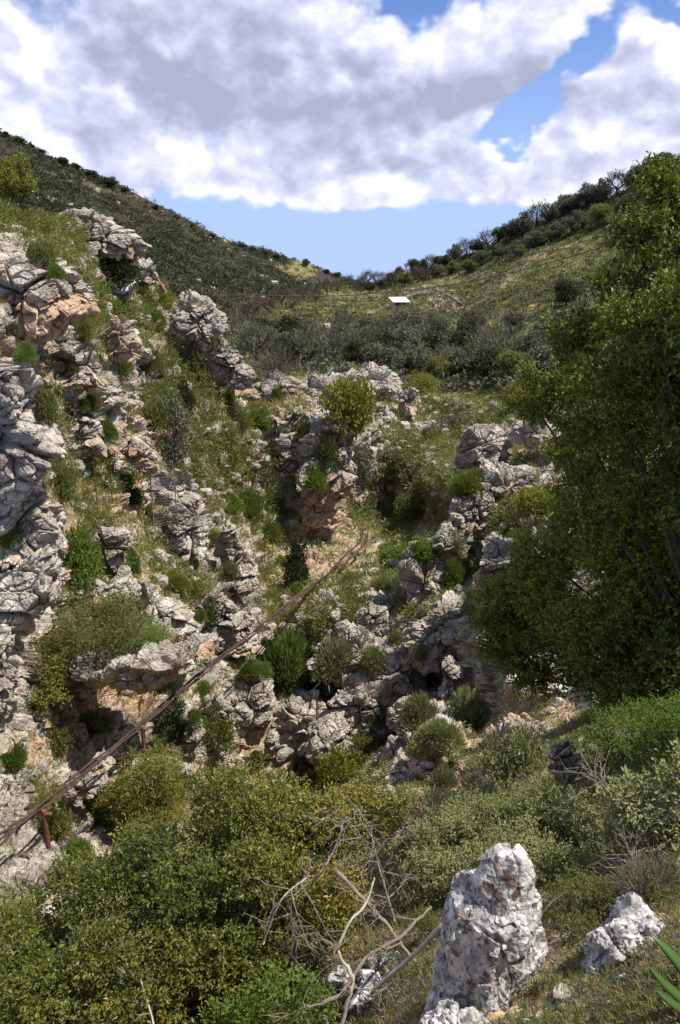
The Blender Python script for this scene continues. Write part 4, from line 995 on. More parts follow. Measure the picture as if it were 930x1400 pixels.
leafmass('reddish_bush', [(205,1070,19.6,46,40),(175,1100,19.3,40,34),(232,1090,19.4,34,40),(215,1120,19.0,38,24),(215,1040,20,30,22)], 22000, .11, 'mastic_leaf', 'big rounded bush with reddish tips below the middle pipe post', 'bush', 26, 6, .25)
leafmass('sage_shrub', [(640,1150,6.4,75,52),(720,1120,6.6,70,45),(790,1140,6.2,66,55),(700,1190,5.8,100,50),(800,1215,5.5,70,50),(600,1200,6.0,52,48),(740,1240,5.3,60,40),(570,1170,6.4,32,36),(835,1180,5.8,44,45),(660,1110,7.2,60,30),(750,1100,6.6,50,30)],
         110000, .034, 'sage_leaf', 'broad pale sage green shrub behind the tall pointed white rock', 'shrub', 27, 10, .38, lean_up=.9, twigs=50, twig_r=.002)
leafmass('glossy_bush', [(860,1000,6.6,66,38),(910,1020,6.2,60,48),(830,1030,6.5,44,24),(960,1000,6.2,60,60)], 22000, .032, 'bright_leaf', 'glossy green bush under the big oak at the right edge', 'bush', 28, 8, .5, twigs=60)
leafmass('pale_leaf_bush', [(880,1110,5.2,55,48),(925,1090,5.0,50,55),(850,1150,5.3,30,30),(960,1150,4.9,60,50)], 7000, .050, 'sage_leaf', 'pale broad-leaved bush at the right edge below the glossy bush', 'bush', 29, 6, .5, twigs=60)
leafmass('sage_shrub', [(770,1235,4.3,40,26),(820,1235,4.0,40,24),(880,1215,4.2,50,30),(930,1215,4.0,40,40),(570,1270,4.9,34,28),(800,1270,3.75,30,18),(790,1225,4.3,50,30),(850,1230,4.1,50,24),(915,1240,3.8,40,30)], 26000, .024, 'olive_leaf', 'low green brush between the tall pointed white rock and the white peaked rock', 'shrub', 37, 10, .4, lean_up=.9)
leafmass('sage_sprig', [(790,1265,3.9,34,26),(770,1290,3.8,30,24)], 1500, .035, 'sage_leaf', 'small sage plant growing against the tall pointed white rock', 'plant', 30, 8, .2, lean_up=1.5)
leafmass('heath_bush', [(555,1130,8.4,50,40),(590,1110,9,40,24),(520,1180,7.6,44,36),(470,1140,8,44,44)], 14000, .035, 'olive_leaf', 'thin olive bush behind the crossed dead branches', 'bush', 31, 7, .3, twigs=120)
leafmass('white_flower_bush', [(10,1235,9.5,34,40),(30,1270,9.2,30,24)], 3500, .04, 'sage_leaf', 'pale bush with white flowers at the lower left edge', 'bush', 32, 7, .4)

# dead sticks and bare twigs in the foreground
def branch(pts, r0, r1, mat, label, twigs=0, seed=1, name='dead_branch'):
    P3 = [p3(*q) for q in pts]; rng = random.Random(seed)
    # smooth
    S = []
    for i in range(len(P3) - 1):
        a, b, c, d = P3[max(i - 1, 0)], P3[i], P3[i + 1], P3[min(i + 2, len(P3) - 1)]
        for k in range(6):
            t = k / 6; S.append(0.5 * ((2 * b) + (c - a) * t + (2 * a - 5 * b + 4 * c - d) * t * t + (3 * b - a - 3 * c + d) * t ** 3) + Vector((rng.gauss(0, 1), rng.gauss(0, 1), rng.gauss(0, 1))) * r0 * .18)
    S.append(P3[-1]); n = len(S); rr = [r0 + (r1 - r0) * i / (n - 1) for i in range(n)]
    base = S[0].copy(); mb = MB(); mb.tube([s - base for s in S], [r * rng.uniform(.85, 1.15) for r in rr], 9); 
    o = mb.build(name, MAT[mat], None, True); o.location = base
    tag(o, label, 'branch')
    if twigs:
        tb = MB()
        for i in range(twigs):
            j = rng.randrange(n // 5, n); s = S[j] - base; d = Vector((rng.gauss(0, 1), rng.gauss(0, .8), rng.gauss(.3, 1))).normalized(); l = rng.uniform(.12, .4)
            m1 = s + d * l * .5 + Vector((rng.gauss(0, 1), rng.gauss(0, 1), rng.gauss(0, 1))) * l * .12; e = s + d * l + Vector((rng.gauss(0, 1), rng.gauss(0, 1), rng.gauss(0, 1))) * l * .2
            tb.tube([s, m1, e], [.006, .004, .0015], 5)
            for q in range(3):
                d2 = (d + Vector((rng.gauss(0, 1), rng.gauss(0, 1), rng.gauss(0, 1))) * .8).normalized(); st = m1.lerp(e, rng.random())
                tb.tube([st, st + d2 * l * .25, st + d2 * l * .45 + Vector((0, 0, rng.gauss(0, .02)))], [.003, .002, .001], 4)
        tb.build('twigs', MAT['grey_bark'], o)
    return o
branch([(462,1420,4.0),(478,1365,4.05),(482,1335,4.1),(463,1300,4.15),(478,1262,4.2),(500,1236,4.3),(512,1200,4.4)], .015, .006, 'bleached_wood', 'bleached forked stick standing at the bottom centre', 4, 2)
branch([(458,1190,5.0),(497,1228,4.8),(530,1265,4.7),(548,1290,4.6),(572,1320,4.5)], .017, .013, 'grey_bark', 'thick grey dead branch slanting down to the right', 8, 3)
branch([(505,1358,4.0),(560,1310,3.9),(608,1262,3.8)], .010, .016, 'bleached_wood', 'straight dead stick resting against the tall pointed white rock', 0, 4)
branch([(448,1400,4.3),(440,1375,4.3),(470,1355,4.35),(500,1310,4.5),(545,1282,4.6),(590,1240,4.8)], .018, .010, 'grey_bark', 'crooked grey branch low on the ground', 8, 5)
branch([(400,1225,5.0),(440,1190,5.0),(462,1150,5.1),(470,1120,5.2)], .008, .003, 'bleached_wood', 'thin pale dead twig spray on the right of the mastic bush', 14, 6)
branch([(360,1290,4.9),(385,1230,4.9),(420,1200,5.0)], .010, .004, 'bleached_wood', 'thin dead twig spray in the middle of the mastic bush', 12, 7)
branch([(192,1340,4.6),(205,1380,4.5),(212,1410,4.4)], .006, .007, 'bleached_wood', 'slender dead stem rising at the bottom left', 3, 8)
branch([(540,1260,5.4),(520,1190,5.6),(505,1130,5.9)], .012, .005, 'grey_bark', 'upright bare twigs between mastic bush and sage shrub', 24, 9)
branch([(400,1330,4.9),(405,1290,4.9),(395,1250,5.0)], .02, .01, 'bark', 'dark stem inside the mastic bush', 10, 10)
branch([(910,1250,4.2),(880,1200,4.5),(860,1165,4.8)], .012, .004, 'grey_bark', 'bare thorny twigs behind the white peaked rock at the right', 40, 11)
branch([(850,1110,5.6),(830,1075,5.8),(810,1060,6)], .010, .004, 'grey_bark', 'bare grey twigs under the glossy bush', 34, 12)
branch([(760,1300,3.7),(720,1270,3.6),(685,1262,3.5)], .012, .004, 'bark', 'brown woody root creeping over the tall pointed white rock', 18, 13)

# agave leaves at the bottom right
def blade(mb, a, b, c, w):
    a, b, c = p3(*a), p3(*b), p3(*c); n = 14; side = (c - a).cross(Vector((0, -.5, .8))).normalized(); up = side.cross(c - a).normalized(); V = []
    for i in range(n + 1):
        t = i / n; q = a * (1 - t) ** 2 + b * 2 * t * (1 - t) + c * t * t; ww = w * (math.sin(math.pi * min(1, .22 + .78 * t)) ** .8 if t < 1 else 0.02)
        V += [q - side * ww, q - up * ww * .35, q + side * ww, q - up * ww * .5]
    F = []
    for i in range(n):
        for k in range(4): F.append((i * 4 + k, i * 4 + (k + 1) % 4, i * 4 + 4 + (k + 1) % 4, i * 4 + 4 + k))
    mb.add(np.array([tuple(v) for v in V]), F)
ag = empty('sea_squill', p3(985, 1400, 2.6)); tag(ag, 'strap-leaved green plant at the bottom right corner', 'plant')
for q in [((985,1400,2.6),(930,1310,2.6),(888,1276,2.7),.028), ((985,1400,2.55),(925,1370,2.5),(885,1318,2.5),.026), ((985,1400,2.6),(960,1310,2.7),(930,1270,2.9),.026), ((985,1405,2.5),(935,1390,2.4),(895,1352,2.4),.024), ((985,1400,2.6),(1010,1320,2.8),(1020,1290,3),.026)]:
    mb = MB(); blade(mb, *q); o = mb.build('leaf', MAT['agave_leaf'], None, True); o.parent = ag; o.matrix_parent_inverse.identity(); o.location = -Vector(ag.location)
# ------------------------------------------------------------------ ground cover: many small tufts, nobody could count them
def scatter(name, G, sel, n, size, mat, per, label, seed, blade=.5, flat=.7, up=.5, wid=.25, kindword='scrub'):
    rng = np.random.default_rng(seed); px, py, g = G[0], G[1], G[2]
    w = sel.ravel().astype(float).copy(); a = rng.choice(len(w), n, p=w / w.sum())
    c0 = g.reshape(-1, 3)[a]; s = size(c0, rng)
    d = rand_dirs(rng, n * per, up); d[:, 2] = np.abs(d[:, 2])
    S = np.repeat(s, per); r = rng.uniform(.2, 1, n * per) ** .6
    c = np.repeat(c0, per, 0) + d * np.array([1, 1, flat]) * (S * r)[:, None]
    v, f = leaves(c, d + rng.normal(size=d.shape) * .5, S * blade * rng.uniform(.6, 1.2, n * per), S * blade * wid, rng)
    cl = np.repeat(rng.random(n), per)
    o = link(name, mk_mesh(name, v, f, False, {'rnd': ('FACE', np.clip(cl * .6 + rng.random(n * per) * .4, 0, 1))}), MAT[mat])
    tag(o, label, kindword, kind='stuff'); return o
PX, PY, G2, ROCK, GREEN = NEARG
Yg = G2[..., 1]; inside = (PX > -60) & (PX < 1000)
# cells are smaller in metres near the viewer, so weight is per photo pixel
soft = np.clip(1 - ROCK, 0, 1) * inside
far_ = (Yg > 12) * soft * (PY < 1150) * np.clip(GREEN * 1.7, .10, 1)
sz = lambda lo, hi: (lambda c, rng: rng.uniform(lo, hi, len(c)) * np.clip(c[:, 1] / 34, .35, 1.5))
scatter('green_scrub', NEARG, far_ * np.clip(GREEN - .1, .02, 1), 7500, sz(.18, .46), 'olive_leaf', 34, 'small olive green tufts scattered over the gorge sides', 41, .5)
scatter('grey_scrub', NEARG, far_ * ((PX > 480) + .25), 5500, sz(.2, .5), 'sage_leaf', 30, 'small grey green cushions scattered over the stony slope', 42, .5)
scatter('fresh_scrub', NEARG, far_, 2200, sz(.15, .42), 'bright_leaf', 34, 'fresh green tufts scattered over the gorge sides', 43, .55, wid=.14)
scatter('round_bushes', NEARG, far_ * (Yg > 20), 330, sz(.38, .80), 'bright_leaf', 110, 'mid green low bushes crowding the ledges of the gorge', 71, .28, .75, .6, .2)
scatter('olive_bushes', NEARG, far_ * (Yg > 20), 330, sz(.38, .85), 'olive_leaf', 110, 'olive low bushes crowding the ledges of the gorge', 72, .28, .75, .6, .3)
scatter('yellow_scrub', NEARG, far_, 4200, sz(.14, .42), 'yellow_leaf', 30, 'yellow green tufts scattered over the gorge sides', 44, .5)
scatter('dry_tufts', NEARG, far_ + ROCK * .12 * (Yg > 12) * inside, 9000, sz(.12, .32), 'dry_grass', 30, 'dry grass tufts scattered over the gorge sides', 45, .8, .8, 1.0, .1)
scatter('rock_crevice_plants', NEARG, ROCK * (Yg > 14) * inside * (PY < 1200), 3200, sz(.12, .36), 'olive_leaf', 30, 'little plants rooted in the rock joints', 49, .5)
nearsel = (Yg < 12) * soft * (PY > 1040)
szn = lambda lo, hi: (lambda c, rng: rng.uniform(lo, hi, len(c)) * np.clip(c[:, 1] / 5, .6, 2.2))
scatter('green_grass', NEARG, nearsel, 1900, szn(.04, .11), 'bright_leaf', 16, 'short green grass on the near ledge', 46, 1.0, .6, 1.6, .09)
scatter('dry_grass', NEARG, nearsel, 5000, szn(.03, .09), 'dry_grass', 16, 'dry grass on the near ledge', 47, 1.0, .6, 1.4, .09)
scatter('reddish_herbs', NEARG, nearsel, 6500, szn(.03, .08), 'brown_twig', 14, 'brown dead herbs on the near ledge', 48, .8, .6, .8, .2)

# rubble
def rubble(name, G, sel, n, lo, hi, label, seed, ref=34):
    rng = np.random.default_rng(seed); w = sel.ravel().astype(float); a = rng.choice(len(w), n, p=w / w.sum()); c = G[2].reshape(-1, 3)[a]
    bm_v, bm_f = ico(2); s = rng.uniform(0, 1, n) ** 2.2 * (hi - lo) + lo; s = s * np.clip(c[:, 1] / ref, .25, 1.4)
    k = len(bm_v); sc = rng.uniform(.5, 1.2, (n, 3)); sc[:, 2] *= .7
    th = rng.uniform(0, 6.28, n); u = np.broadcast_to(bm_v, (n, k, 3)) * (1 + rng.uniform(-.22, .22, (n, k, 1))) * sc[:, None]
    u = np.clip(u, -.62, .62) * 1.3
    co, si = np.cos(th)[:, None], np.sin(th)[:, None]
    v = np.stack([u[..., 0] * co - u[..., 1] * si, u[..., 0] * si + u[..., 1] * co, u[..., 2]], -1) * s[:, None, None] + c[:, None]
    f = (np.broadcast_to(bm_f, (n, len(bm_f), 3)) + (np.arange(n) * k)[:, None, None]).reshape(-1, 3)
    o = link(name, mk_mesh(name, v.reshape(-1, 3), f, False, {'stain': ('POINT', np.repeat(rng.uniform(0, .45, n), k))}), MAT['limestone'])
    tag(o, label, 'stones', kind='stuff')
rubble('loose_stones', NEARG, far_ + ROCK * (Yg > 12) * .25 * inside, 3000, .08, .42, 'loose limestone rubble on the gorge sides', 51)
#rubble_slope
rubble('slope_stones', NEARG, ((PX > 480) & (PX < 720) & (PY > 520) & (PY < 700)) * 1.0, 900, .08, .42, 'white stones strewn over the open stony slope', 52, 50)
rubble('ledge_stones', NEARG, nearsel * (PY > 1180), 130, .05, .34, 'little stones on the near ledge', 53, 12)

# ------------------------------------------------------------------ far vegetation
_, _, RG, RA = RIGHTG; RPX, RPY = RIGHTG[0], RIGHTG[1]; LPX, LPY = LEFTG[0], LEFTG[1]
fs = lambda lo, hi: (lambda c, rng: rng.uniform(lo, hi, len(c)))
scatter('hill_scrub', LEFTG, LEFTG[3]['dark'] * (LPY < 470) * (LPX > -60) * np.clip(fbm(LEFTG[2].reshape(-1, 3) * .035, 4, 77).reshape(LPX.shape) * 4 - 1.45, .06, 1) + .02, 15000, lambda c, rng: rng.uniform(.9, 2.3, len(c)), 'dark_leaf', 16, 'dense scrub painted dark for cloud shade, covering the hillside on the left', 61, .6, .8, .3, .6)  # dark leaf colour stands in for cloud shade over this hill
scatter('hill_brush', LEFTG, LEFTG[3]['dark'] * (LPY < 470) * (LPX > -60) + .02, 3000, lambda c, rng: rng.uniform(.8, 2.0, len(c)), 'grove_leaf', 16, 'grey brush mixed into the dark hillside on the left', 62, .6, .8, .3, .6)
scatter('grove_undergrowth', RIGHTG, ((RPY > 452) & (RPY < 530) & (RPX > 300) & (RPX < 780)) * 1.0, 900, lambda c, rng: rng.uniform(.6, 1.5, len(c)), 'olive_leaf', 40, 'grey undergrowth between the olive trees', 66, .35, 1.0, .6, .5)
rubble('hill_stones', LEFTG, (LPY < 460) * (LPX > -40) * np.clip(fbm(LEFTG[2].reshape(-1, 3) * .03, 4, 79).reshape(LPX.shape) * 6 - 3.3, 0, 1) + 1e-6, 150, .5, 1.6, 'pale outcrops and boulders dotted over the dark hillside', 67, 300)
rubble('valley_stones', RIGHTG, (RPY < 470) * (RPX > 500) * np.clip(RIGHTG[3]['tan'] + fbm(RIGHTG[2].reshape(-1, 3) * .05, 4, 80).reshape(RPX.shape) * 3 - 1.8, 0.01, 1), 500, .2, .9, 'pale stones along the terraces of the right hillside', 68, 300)
scatter('valley_scrub', RIGHTG, (RPY < 560) * (RPX > 280) * np.clip(fbm(RIGHTG[2].reshape(-1, 3) * .06, 4, 78).reshape(RPX.shape) * 4 - 1.3, .08, 1), 34000, lambda c, rng: rng.uniform(.35, 1.0, len(c)) * np.clip(c[:, 1] / 250, .5, 1.2), 'olive_leaf', 14, 'small green scrub dotted over the valley side', 63, .6, .8, .3, .6)
scatter('valley_dark_scrub', RIGHTG, (RPY < 440) * (RPX > 400) * np.clip(fbm(RIGHTG[2].reshape(-1, 3) * .045, 4, 88).reshape(RPX.shape) * 5 - 1.9, .05, 1), 8000, lambda c, rng: rng.uniform(.4, 1.2, len(c)), 'dark_leaf', 16, 'dark scrub dotted over the right hillside', 69, .6, .8, .3, .6)
scatter('valley_bushes', RIGHTG, (RPY < 540) * (RPX > 280) * 1.0, 8500, lambda c, rng: rng.uniform(.5, 1.9, len(c)), 'grove_leaf', 14, 'grey green bushes dotted over the valley side', 64, .6, .8, .3, .6)
scatter('ridge_brush', RIGHTG, ((RPY - np.interp(RPX, RTX, RTY)) < np.interp(RPX, [480, 650, 930], [10, 22, 40])) * (RPX > 480) * 1.0, 3600, lambda c, rng: rng.uniform(.9, 2.2, len(c)), 'dark_leaf', 26, 'dense undergrowth below the trees of the right ridge', 65, .5, .9, .3, .6)

ORD = ['first', 'second', 'third', 'fourth', 'fifth', 'sixth', 'seventh', 'eighth', 'ninth', 'tenth', 'eleventh', 'twelfth', 'thirteenth', 'fourteenth', 'fifteenth', 'sixteenth', 'seventeenth', 'eighteenth', 'nineteenth', 'twentieth']
def ordn(i): return ORD[i] if i < 20 else ('twenty-' + ORD[i - 20] if i < 29 else 'thirtieth' if i == 29 else 'thirty-' + ORD[i - 30])
def far_tree(px, py, w, h, kind, mat, label, group, tree):
    return plant(px, py, w, h, kind, mat, label, name='tree', cat='tree', group=group, tree=tree, stem='trunk', crownname='crown')
rng = random.Random(5)
# the line of trees up the right ridge
i = 0; x = 494.0
while x < 930:
    w = 14 + (x - 490) * .055 + rng.uniform(-3, 4); h = w * rng.uniform(.9, 1.25); py = np.interp(x, RTX, RTY) + rng.uniform(2, 6)
    kd, mt, wd = rng.choice([('broad', 'dark_leaf', 'dark rounded'), ('broad', 'dark_leaf', 'dark rounded'), ('broad', 'grove_leaf', 'greyish rounded'), ('wispy', 'brown_twig', 'bare brownish')]) if x > 560 else rng.choice([('wispy', 'brown_twig', 'bare brownish'), ('broad', 'grove_leaf', 'greyish rounded')])
    far_tree(x, py, w * 1.2, h, kd, mt, f'{wd} tree, {ordn(i)} along the right ridge crest going up from the saddle', 'trees along the right ridge', BFAR)
    i += 1; x += w * .62
# second rank, just under the crest
i = 0; x = 505.0
while x < 900:
    w = 14 + (x - 490) * .06 + rng.uniform(-3, 5); py = np.interp(x, RTX, RTY) + np.interp(x, [490, 650, 800, 930], [8, 20, 34, 44]) + rng.uniform(-4, 6)
    kd, mt, wd = rng.choice([('broad', 'dark_leaf', 'dark round'), ('broad', 'olive_leaf', 'mid green round'), ('broad', 'grove_leaf', 'greyish round'), ('wispy', 'brown_twig', 'bare brown')])
    far_tree(x, py, w * 1.15, w * .95, kd, mt, f'{wd} tree, {ordn(i)} in the rank under the right ridge crest', 'trees just under the right ridge crest', BFAR)
    i += 1; x += w * .95
# olive grove on the valley floor
i = 0
for (y0, xs, w0) in ((470, (335, 360, 392, 420, 470, 500, 520, 556, 588), 30), (488, (345, 375, 405, 436, 462, 492, 522, 552, 572), 36), (502, (350, 385, 420, 455, 488, 520, 548, 640, 672), 40), (516, (520, 560, 620, 650, 682), 44), (456, (470, 590, 640, 655, 700), 26)):
    row = {470: 'middle', 488: 'front', 502: 'nearest', 516: 'near right', 456: 'back'}[y0]; j = 0
    for x in xs:
        w = w0 * rng.uniform(.95, 1.4); kd, mt, wd = rng.choice([('broad', 'grove_leaf', 'grey green'), ('broad', 'grove_leaf', 'grey green'), ('wispy', 'grove_leaf', 'thin grey'), ('broad', 'dark_leaf', 'dark green')])
        far_tree(x + rng.uniform(-4, 4), y0 + rng.uniform(-3, 3), w * 1.3, w * 1.12, kd, mt, f'{wd} olive, {ordn(j)} from left in the {row} rank of the valley grove', 'olive trees of the valley grove', BFAR); j += 1
for j, (x, y, w) in enumerate([(630, 520, 46), (668, 524, 50), (705, 520, 48), (742, 522, 54), (650, 500, 40), (690, 496, 42), (730, 494, 46), (765, 500, 50), (600, 522, 40), (755, 470, 44)]):
    far_tree(x, y, w * 1.3, w, 'broad', ('grove_leaf', 'dark_leaf', 'olive_leaf')[j % 3], f"{('grey', 'dark', 'olive green')[j % 3]} tree, {ordn(j)} in the thicket behind the right crest beside the big oak", 'trees of the thicket behind the right crest', BFAR)
far_tree(601, 492, 54, 62, 'broad', 'grove_leaf', 'tallest grey olive tree with a visible forked trunk standing in the valley grove', 'olive trees of the valley grove', BFAR)
far_tree(560, 478, 60, 62, 'broad', 'grove_leaf', 'wide grey olive tree left of the tallest one', 'olive trees of the valley grove', BFAR)
for j, (x, y, w, h) in enumerate([(302, 440, 22, 26), (318, 447, 20, 24), (338, 440, 24, 26), (352, 428, 22, 24), (368, 432, 24, 28), (385, 420, 22, 26), (400, 424, 22, 24), (415, 412, 20, 24), (432, 415, 20, 22), (447, 404, 18, 22), (462, 402, 18, 22), (478, 396, 16, 20), (310, 465, 24, 26), (330, 470, 24, 26)]):
    far_tree(x, y, w * 1.2, h, 'wispy', 'brown_twig', f'bare brownish tree, {ordn(j)} in the belt at the foot of the dark left hill', 'bare trees at the foot of the left hill', BFAR)
for j, (x, w) in enumerate([(8, 9), (25, 11), (42, 8), (58, 7), (85, 12), (103, 9), (125, 14), (150, 17), (170, 9), (212, 8), (240, 8), (262, 7), (290, 9), (330, 8), (345, 10), (362, 8), (377, 9), (418, 9), (446, 8), (462, 9)]):
    lab = 'lone little round tree standing on the skyline just left of the saddle' if x == 418 else f'{ordn(j)} little dark tree down the left skyline from the left edge'
    far_tree(x, np.interp(x, LTX, LTY) + (w * .62 if x != 418 else -2), w * rng.uniform(1.3, 2.0), w * (1.0 if x != 418 else 1.4), 'broad', 'dark_leaf', lab, 'little trees on the left skyline', BLEFT)
for (x, y, w, h, mt, lab) in [(250, 333, 0, 0, None, None)]: pass
far_tree(713, 352, 18, 18, 'broad', 'olive_leaf', 'lone green tree on the pale terrace of the right hillside', 'single trees on the right hillside', BFAR)
far_tree(775, 420, 44, 44, 'broad', 'dark_leaf', 'dark tree just behind the upper left of the big oak', 'single trees on the right hillside', BFAR)
far_tree(640, 458, 34, 36, 'broad', 'grove_leaf', 'grey tree alone on the grass right of the valley grove', 'single trees on the right hillside', BFAR)
far_tree(700, 470, 26, 26, 'broad', 'grove_leaf', 'small grey tree on the grass left of the big oak', 'single trees on the right hillside', BFAR)

# ------------------------------------------------------------------ things people made
# farm house with a pale roof
def hut(px, py, w, h, d, label, roofmat, name):
    loc, _ = hit(px, py, BFAR); e = empty(name, loc); e.rotation_euler[2] = R(14)
    m = mpp(px, py, loc.y); W_, H_ = w * m, h * m
    MB().box((0, d / 2, H_ * .3 - .6), (W_ * .92, d * .9, H_ * .6 + 1.2)).build('wall', MAT['hut_wall'], e)
    rot = np.array([[1, 0, 0], [0, math.cos(.28), -math.sin(.28)], [0, math.sin(.28), math.cos(.28)]])
    MB().box((0, d / 2 - .1, H_ * .8), (W_, d * 1.12, .18), rot).build('roof', MAT[roofmat], e)
    MB().box((-W_ * .2, d * .05 - .06, H_ * .26), (W_ * .2, .08, H_ * .5)).build('door', MAT['dark_opening'], e)
    MB().box((W_ * .2, d * .05 - .06, H_ * .34), (W_ * .16, .08, H_ * .25)).build('window', MAT['dark_opening'], e)
    return tag(e, label, 'house')
hut(549, 420, 25, 12, 6, 'low house with a bright white roof above the valley grove', 'white_roof', 'farm_house')
hut(454, 452, 14, 7, 4, 'small beige shed among trees left of the white roofed house', 'hut_wall', 'stone_shed')
# dry-stone walls
def stone_wall(pts, h, label):
    rng = np.random.default_rng(len(label)); V = []; ps = []
    for a, b in zip(pts[:-1], pts[1:]):
        for k in range(10):
            t = k / 10; l, _ = hit(a[0] + (b[0] - a[0]) * t, a[1] + (b[1] - a[1]) * t, BFAR)
            if l: ps.append(l)
    mb = MB()
    for i in range(len(ps) - 1):
        a, b = ps[i], ps[i + 1]; d = b - a; L = d.length; n = max(1, int(L / 1.2)); d.normalize(); yaw = math.atan2(d.y, d.x); c, s = math.cos(yaw), math.sin(yaw)
        for k in range(n):
            q = a.lerp(b, (k + .5) / n); hh = h * rng.uniform(.8, 1.2)
            mb.box((q.x, q.y, q.z + hh / 2 - .3), (L / n * .99, rng.uniform(.5, .8), hh + .6), [[c, -s, 0], [s, c, 0], [0, 0, 1]])
    tag(mb.build('dry_stone_wall', MAT['dry_stone']), label, 'wall')
stone_wall([(503, 432), (530, 420), (560, 405), (592, 396)], .9, 'pale stone wall climbing left of the white roofed house')
stone_wall([(592, 396), (612, 405), (636, 420)], .9, 'dark stone wall running down right of the white roofed house')
stone_wall([(630, 362), (680, 352), (740, 345), (800, 338)], .8, 'long terrace wall high on the right hillside')

def smooth_pts(pts, k=8):
    Pv = [p3(*q) if not isinstance(q, Vector) else q for q in pts]; S = []
    for i in range(len(Pv) - 1):
        a, b, c, d = Pv[max(i - 1, 0)], Pv[i], Pv[i + 1], Pv[min(i + 2, len(Pv) - 1)]
        for j in range(k):
            t = j / k; S.append(0.5 * ((2 * b) + (c - a) * t + (2 * a - 5 * b + 4 * c - d) * t * t + (3 * b - a - 3 * c + d) * t ** 3))
    S.append(Pv[-1]); return S
# the pipes on their posts
PIPE = [(-120,1245,11.5),(-60,1195,13),(0,1143,14.6),(52,1103,16.2),(110,1056,18),(190,990,20.6),(240,948,22.6),(290,906,24.8),(350,860,28.5),(415,808,34),(455,778,39)]
pl = empty('water_pipeline', p3(52, 1103, 16.2)); tag(pl, 'bundle of rusty brown water pipes crossing the gorge on two posts', 'pipeline')
def local(pts): return [q - Vector(pl.location) for q in pts]
base_pts = smooth_pts(PIPE, 12)
side = Vector((.93, -.36, 0))
for k, (a, b, r) in enumerate([(0, 0, .030), (.08, .02, .025), (.15, -.02, .025), (.07, -.07, .022)]):
    MB().tube(local([p + side * a + Vector((0, 0, b + .03 * math.sin(i * .31 + k * 2.3) + .015 * math.sin(i * .9 + k))) + side * (.03 * math.sin(i * .23 + k * 1.7)) for i, p in enumerate(base_pts)]), [r * (1.45 if (i + 5 * k) % 17 == 0 else 1) for i in range(len(base_pts))], 8).build('pipe', MAT['rusty_pipe'], pl, True)
for (px, py, Y, l) in [(54, 1108, 16.1, 1.1), (190, 993, 20.5, 1.05)]:
    t = p3(px, py, Y); q = MB(); q.tube(local([t + Vector((.1, 0, 0)), t + Vector((.1, 0.02, -l))]), .06, 8); q.box(tuple(t + Vector((.12, 0, -.1)) - Vector(pl.location)), (.34, .10, .05)); q.build('support_post', MAT['rust'], pl)
up = empty('upper_pipeline', p3(460, 778, 40)); tag(up, 'upper end of the rusty pipes climbing towards the small cave', 'pipeline')
U = smooth_pts([(460,778,40),(478,758,43),(495,742,45.5),(498,726,47)])
for k in range(4):
    MB().tube([p + side * (.15 * k - .2) + Vector((0, 0, .15 * math.sin(k * 2.1))) - Vector(up.location) for p in U], .05, 7).build('pipe', MAT['rusty_pipe'], up, True)
def hose(pts, r, label, mat='cable_black', lift=.05, name='hose'):
    ps = []
    for a in pts:
        l, n = hit(*a[:2]); ps.append(l + Vector((0, 0, lift)) if l else p3(a[0], a[1], 30))
    b = ps[0].copy(); o = MB().tube([p - b for p in smooth_pts(ps, 5)], r, 7).build(name, MAT[mat], None, True); o.location = b; tag(o, label, 'hose')
hose([(84,1160),(100,1148),(120,1130),(160,1088)], .04, 'dark hose lying on the rocks below the pipes at lower left')
hose([(165,1035),(182,1008),(205,995),(240,950)], .04, 'dark hose lying behind the middle pipe post')
# cable across the valley
cpts = smooth_pts([(176,330,44),(230,362,50),(300,398,60),(345,403,66),(430,405,72),(500,402,76),(600,392,78),(700,372,78),(800,345,76),(930,300,70),(1150,215,60)], 10)
b = cpts[0].copy(); o = MB().tube([p - b for p in cpts], .045, 5).build('overhead_cable', MAT['cable_black']); o.location = b; tag(o, 'thin dark cable sagging across the whole valley', 'cable')
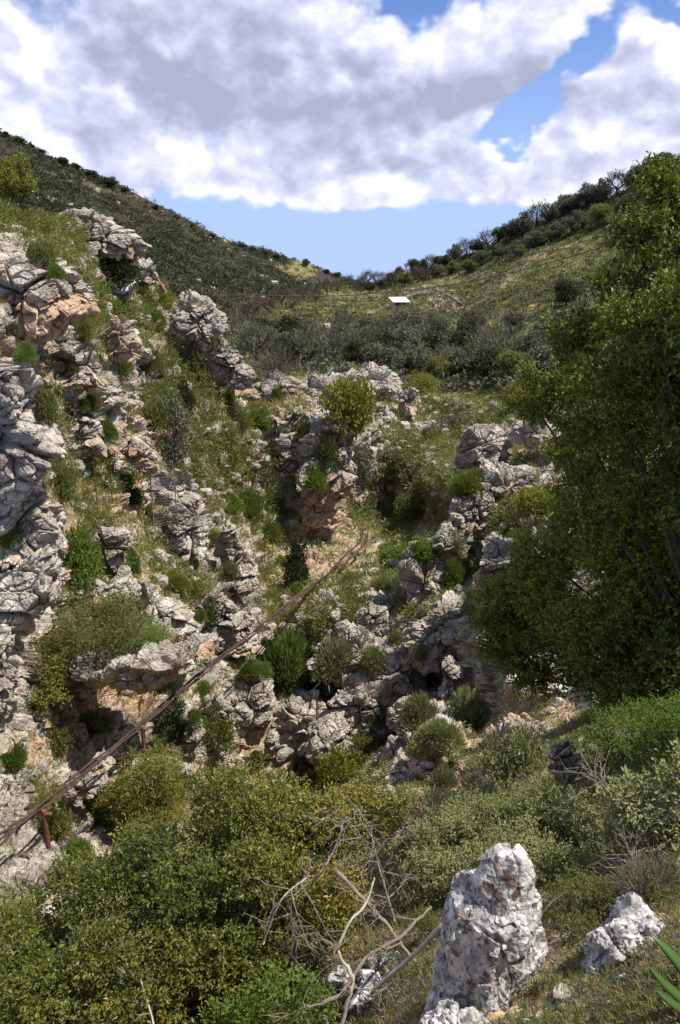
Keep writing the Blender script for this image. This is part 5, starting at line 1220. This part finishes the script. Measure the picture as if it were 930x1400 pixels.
# thin poles of an old fence
for (x, y0, y1, dx, lab) in [(107, 695, 622, -4, 'leftmost thin rusty pole in the dry grass'), (134, 702, 634, 1, 'middle thin rusty pole in the dry grass'), (154, 692, 640, 2, 'rightmost thin rusty pole in the dry grass'),
                             (362, 770, 735, 1, 'left thin pole on the grassy floor by the tall crag'), (372, 768, 738, 2, 'right thin pole on the grassy floor by the tall crag')]:
    l, _ = hit(x, y0); hgt = (y0 - y1) * mpp(x, y0, l.y) * 1.05
    o = MB().tube([(0, 0, -.4), (dx * .01, 0, hgt * .5), (dx * .03, 0, hgt)], .022, 6).build('fence_pole', MAT['rust']); o.location = l; tag(o, lab, 'pole', 'old fence poles')
# wire mesh netting by the knob rock
nt = empty('wire_netting', p3(214, 720, 33.2)); tag(nt, 'torn wire netting standing left of the rounded knob rock', 'netting')
mb = MB(); a0 = p3(212, 722, 33.2); m_ = mpp(215, 680, 33.2)
def npt(u, v): return a0 - Vector(nt.location) + Vector((u * 28 * m_ + .1 * math.sin(v * 5), u * .8 + .12 * math.sin(v * 7 + u * 4), v * 98 * m_ * (1 - .1 * u)))
for i in range(14): mb.tube([npt(i / 13, j / 8) for j in range(9)], .005, 3)
for j in range(24): mb.tube([npt(i / 6, j / 23) for i in range(7)], .005, 3)
mb.build('mesh', MAT['wire'], nt); q = MB(); q.tube([npt(0, -.03), npt(0, 1.05)], .025, 6); q.build('post', MAT['grey_bark'], nt)
q = MB(); q.tube([npt(1, -.03), npt(1, 1.02)], .025, 6); q.build('post', MAT['grey_bark'], nt)
# tin sheet on the slope
l, _ = hit(155, 402); m_ = mpp(155, 402, l.y); e = empty('tin_sheet', l); mb = MB(); W_ = 42 * m_; V = []; n = 22
for j in range(5):
    for i in range(n): V.append((-W_ / 2 + W_ * i / (n - 1) + .1 * j, -.45 + j * .42, .10 + j * .14 + .025 * math.sin(i * 1.9) + .08 * math.sin(i * .25 + j)))
F = [(j * n + i, j * n + i + 1, (j + 1) * n + i + 1, (j + 1) * n + i) for j in range(4) for i in range(n - 1)]
V += [(a, b_, c - .03) for a, b_, c in V]; F += [tuple(q + 5 * n for q in reversed(f)) for f in F]
mb.add(V, F); bpy.data.objects.remove(e); o = mb.build('tin_sheet', MAT['tin_sheet'], None, True); o.location = l; tag(o, 'pale grey corrugated tin sheet lying on the upper left slope', 'metal sheet')
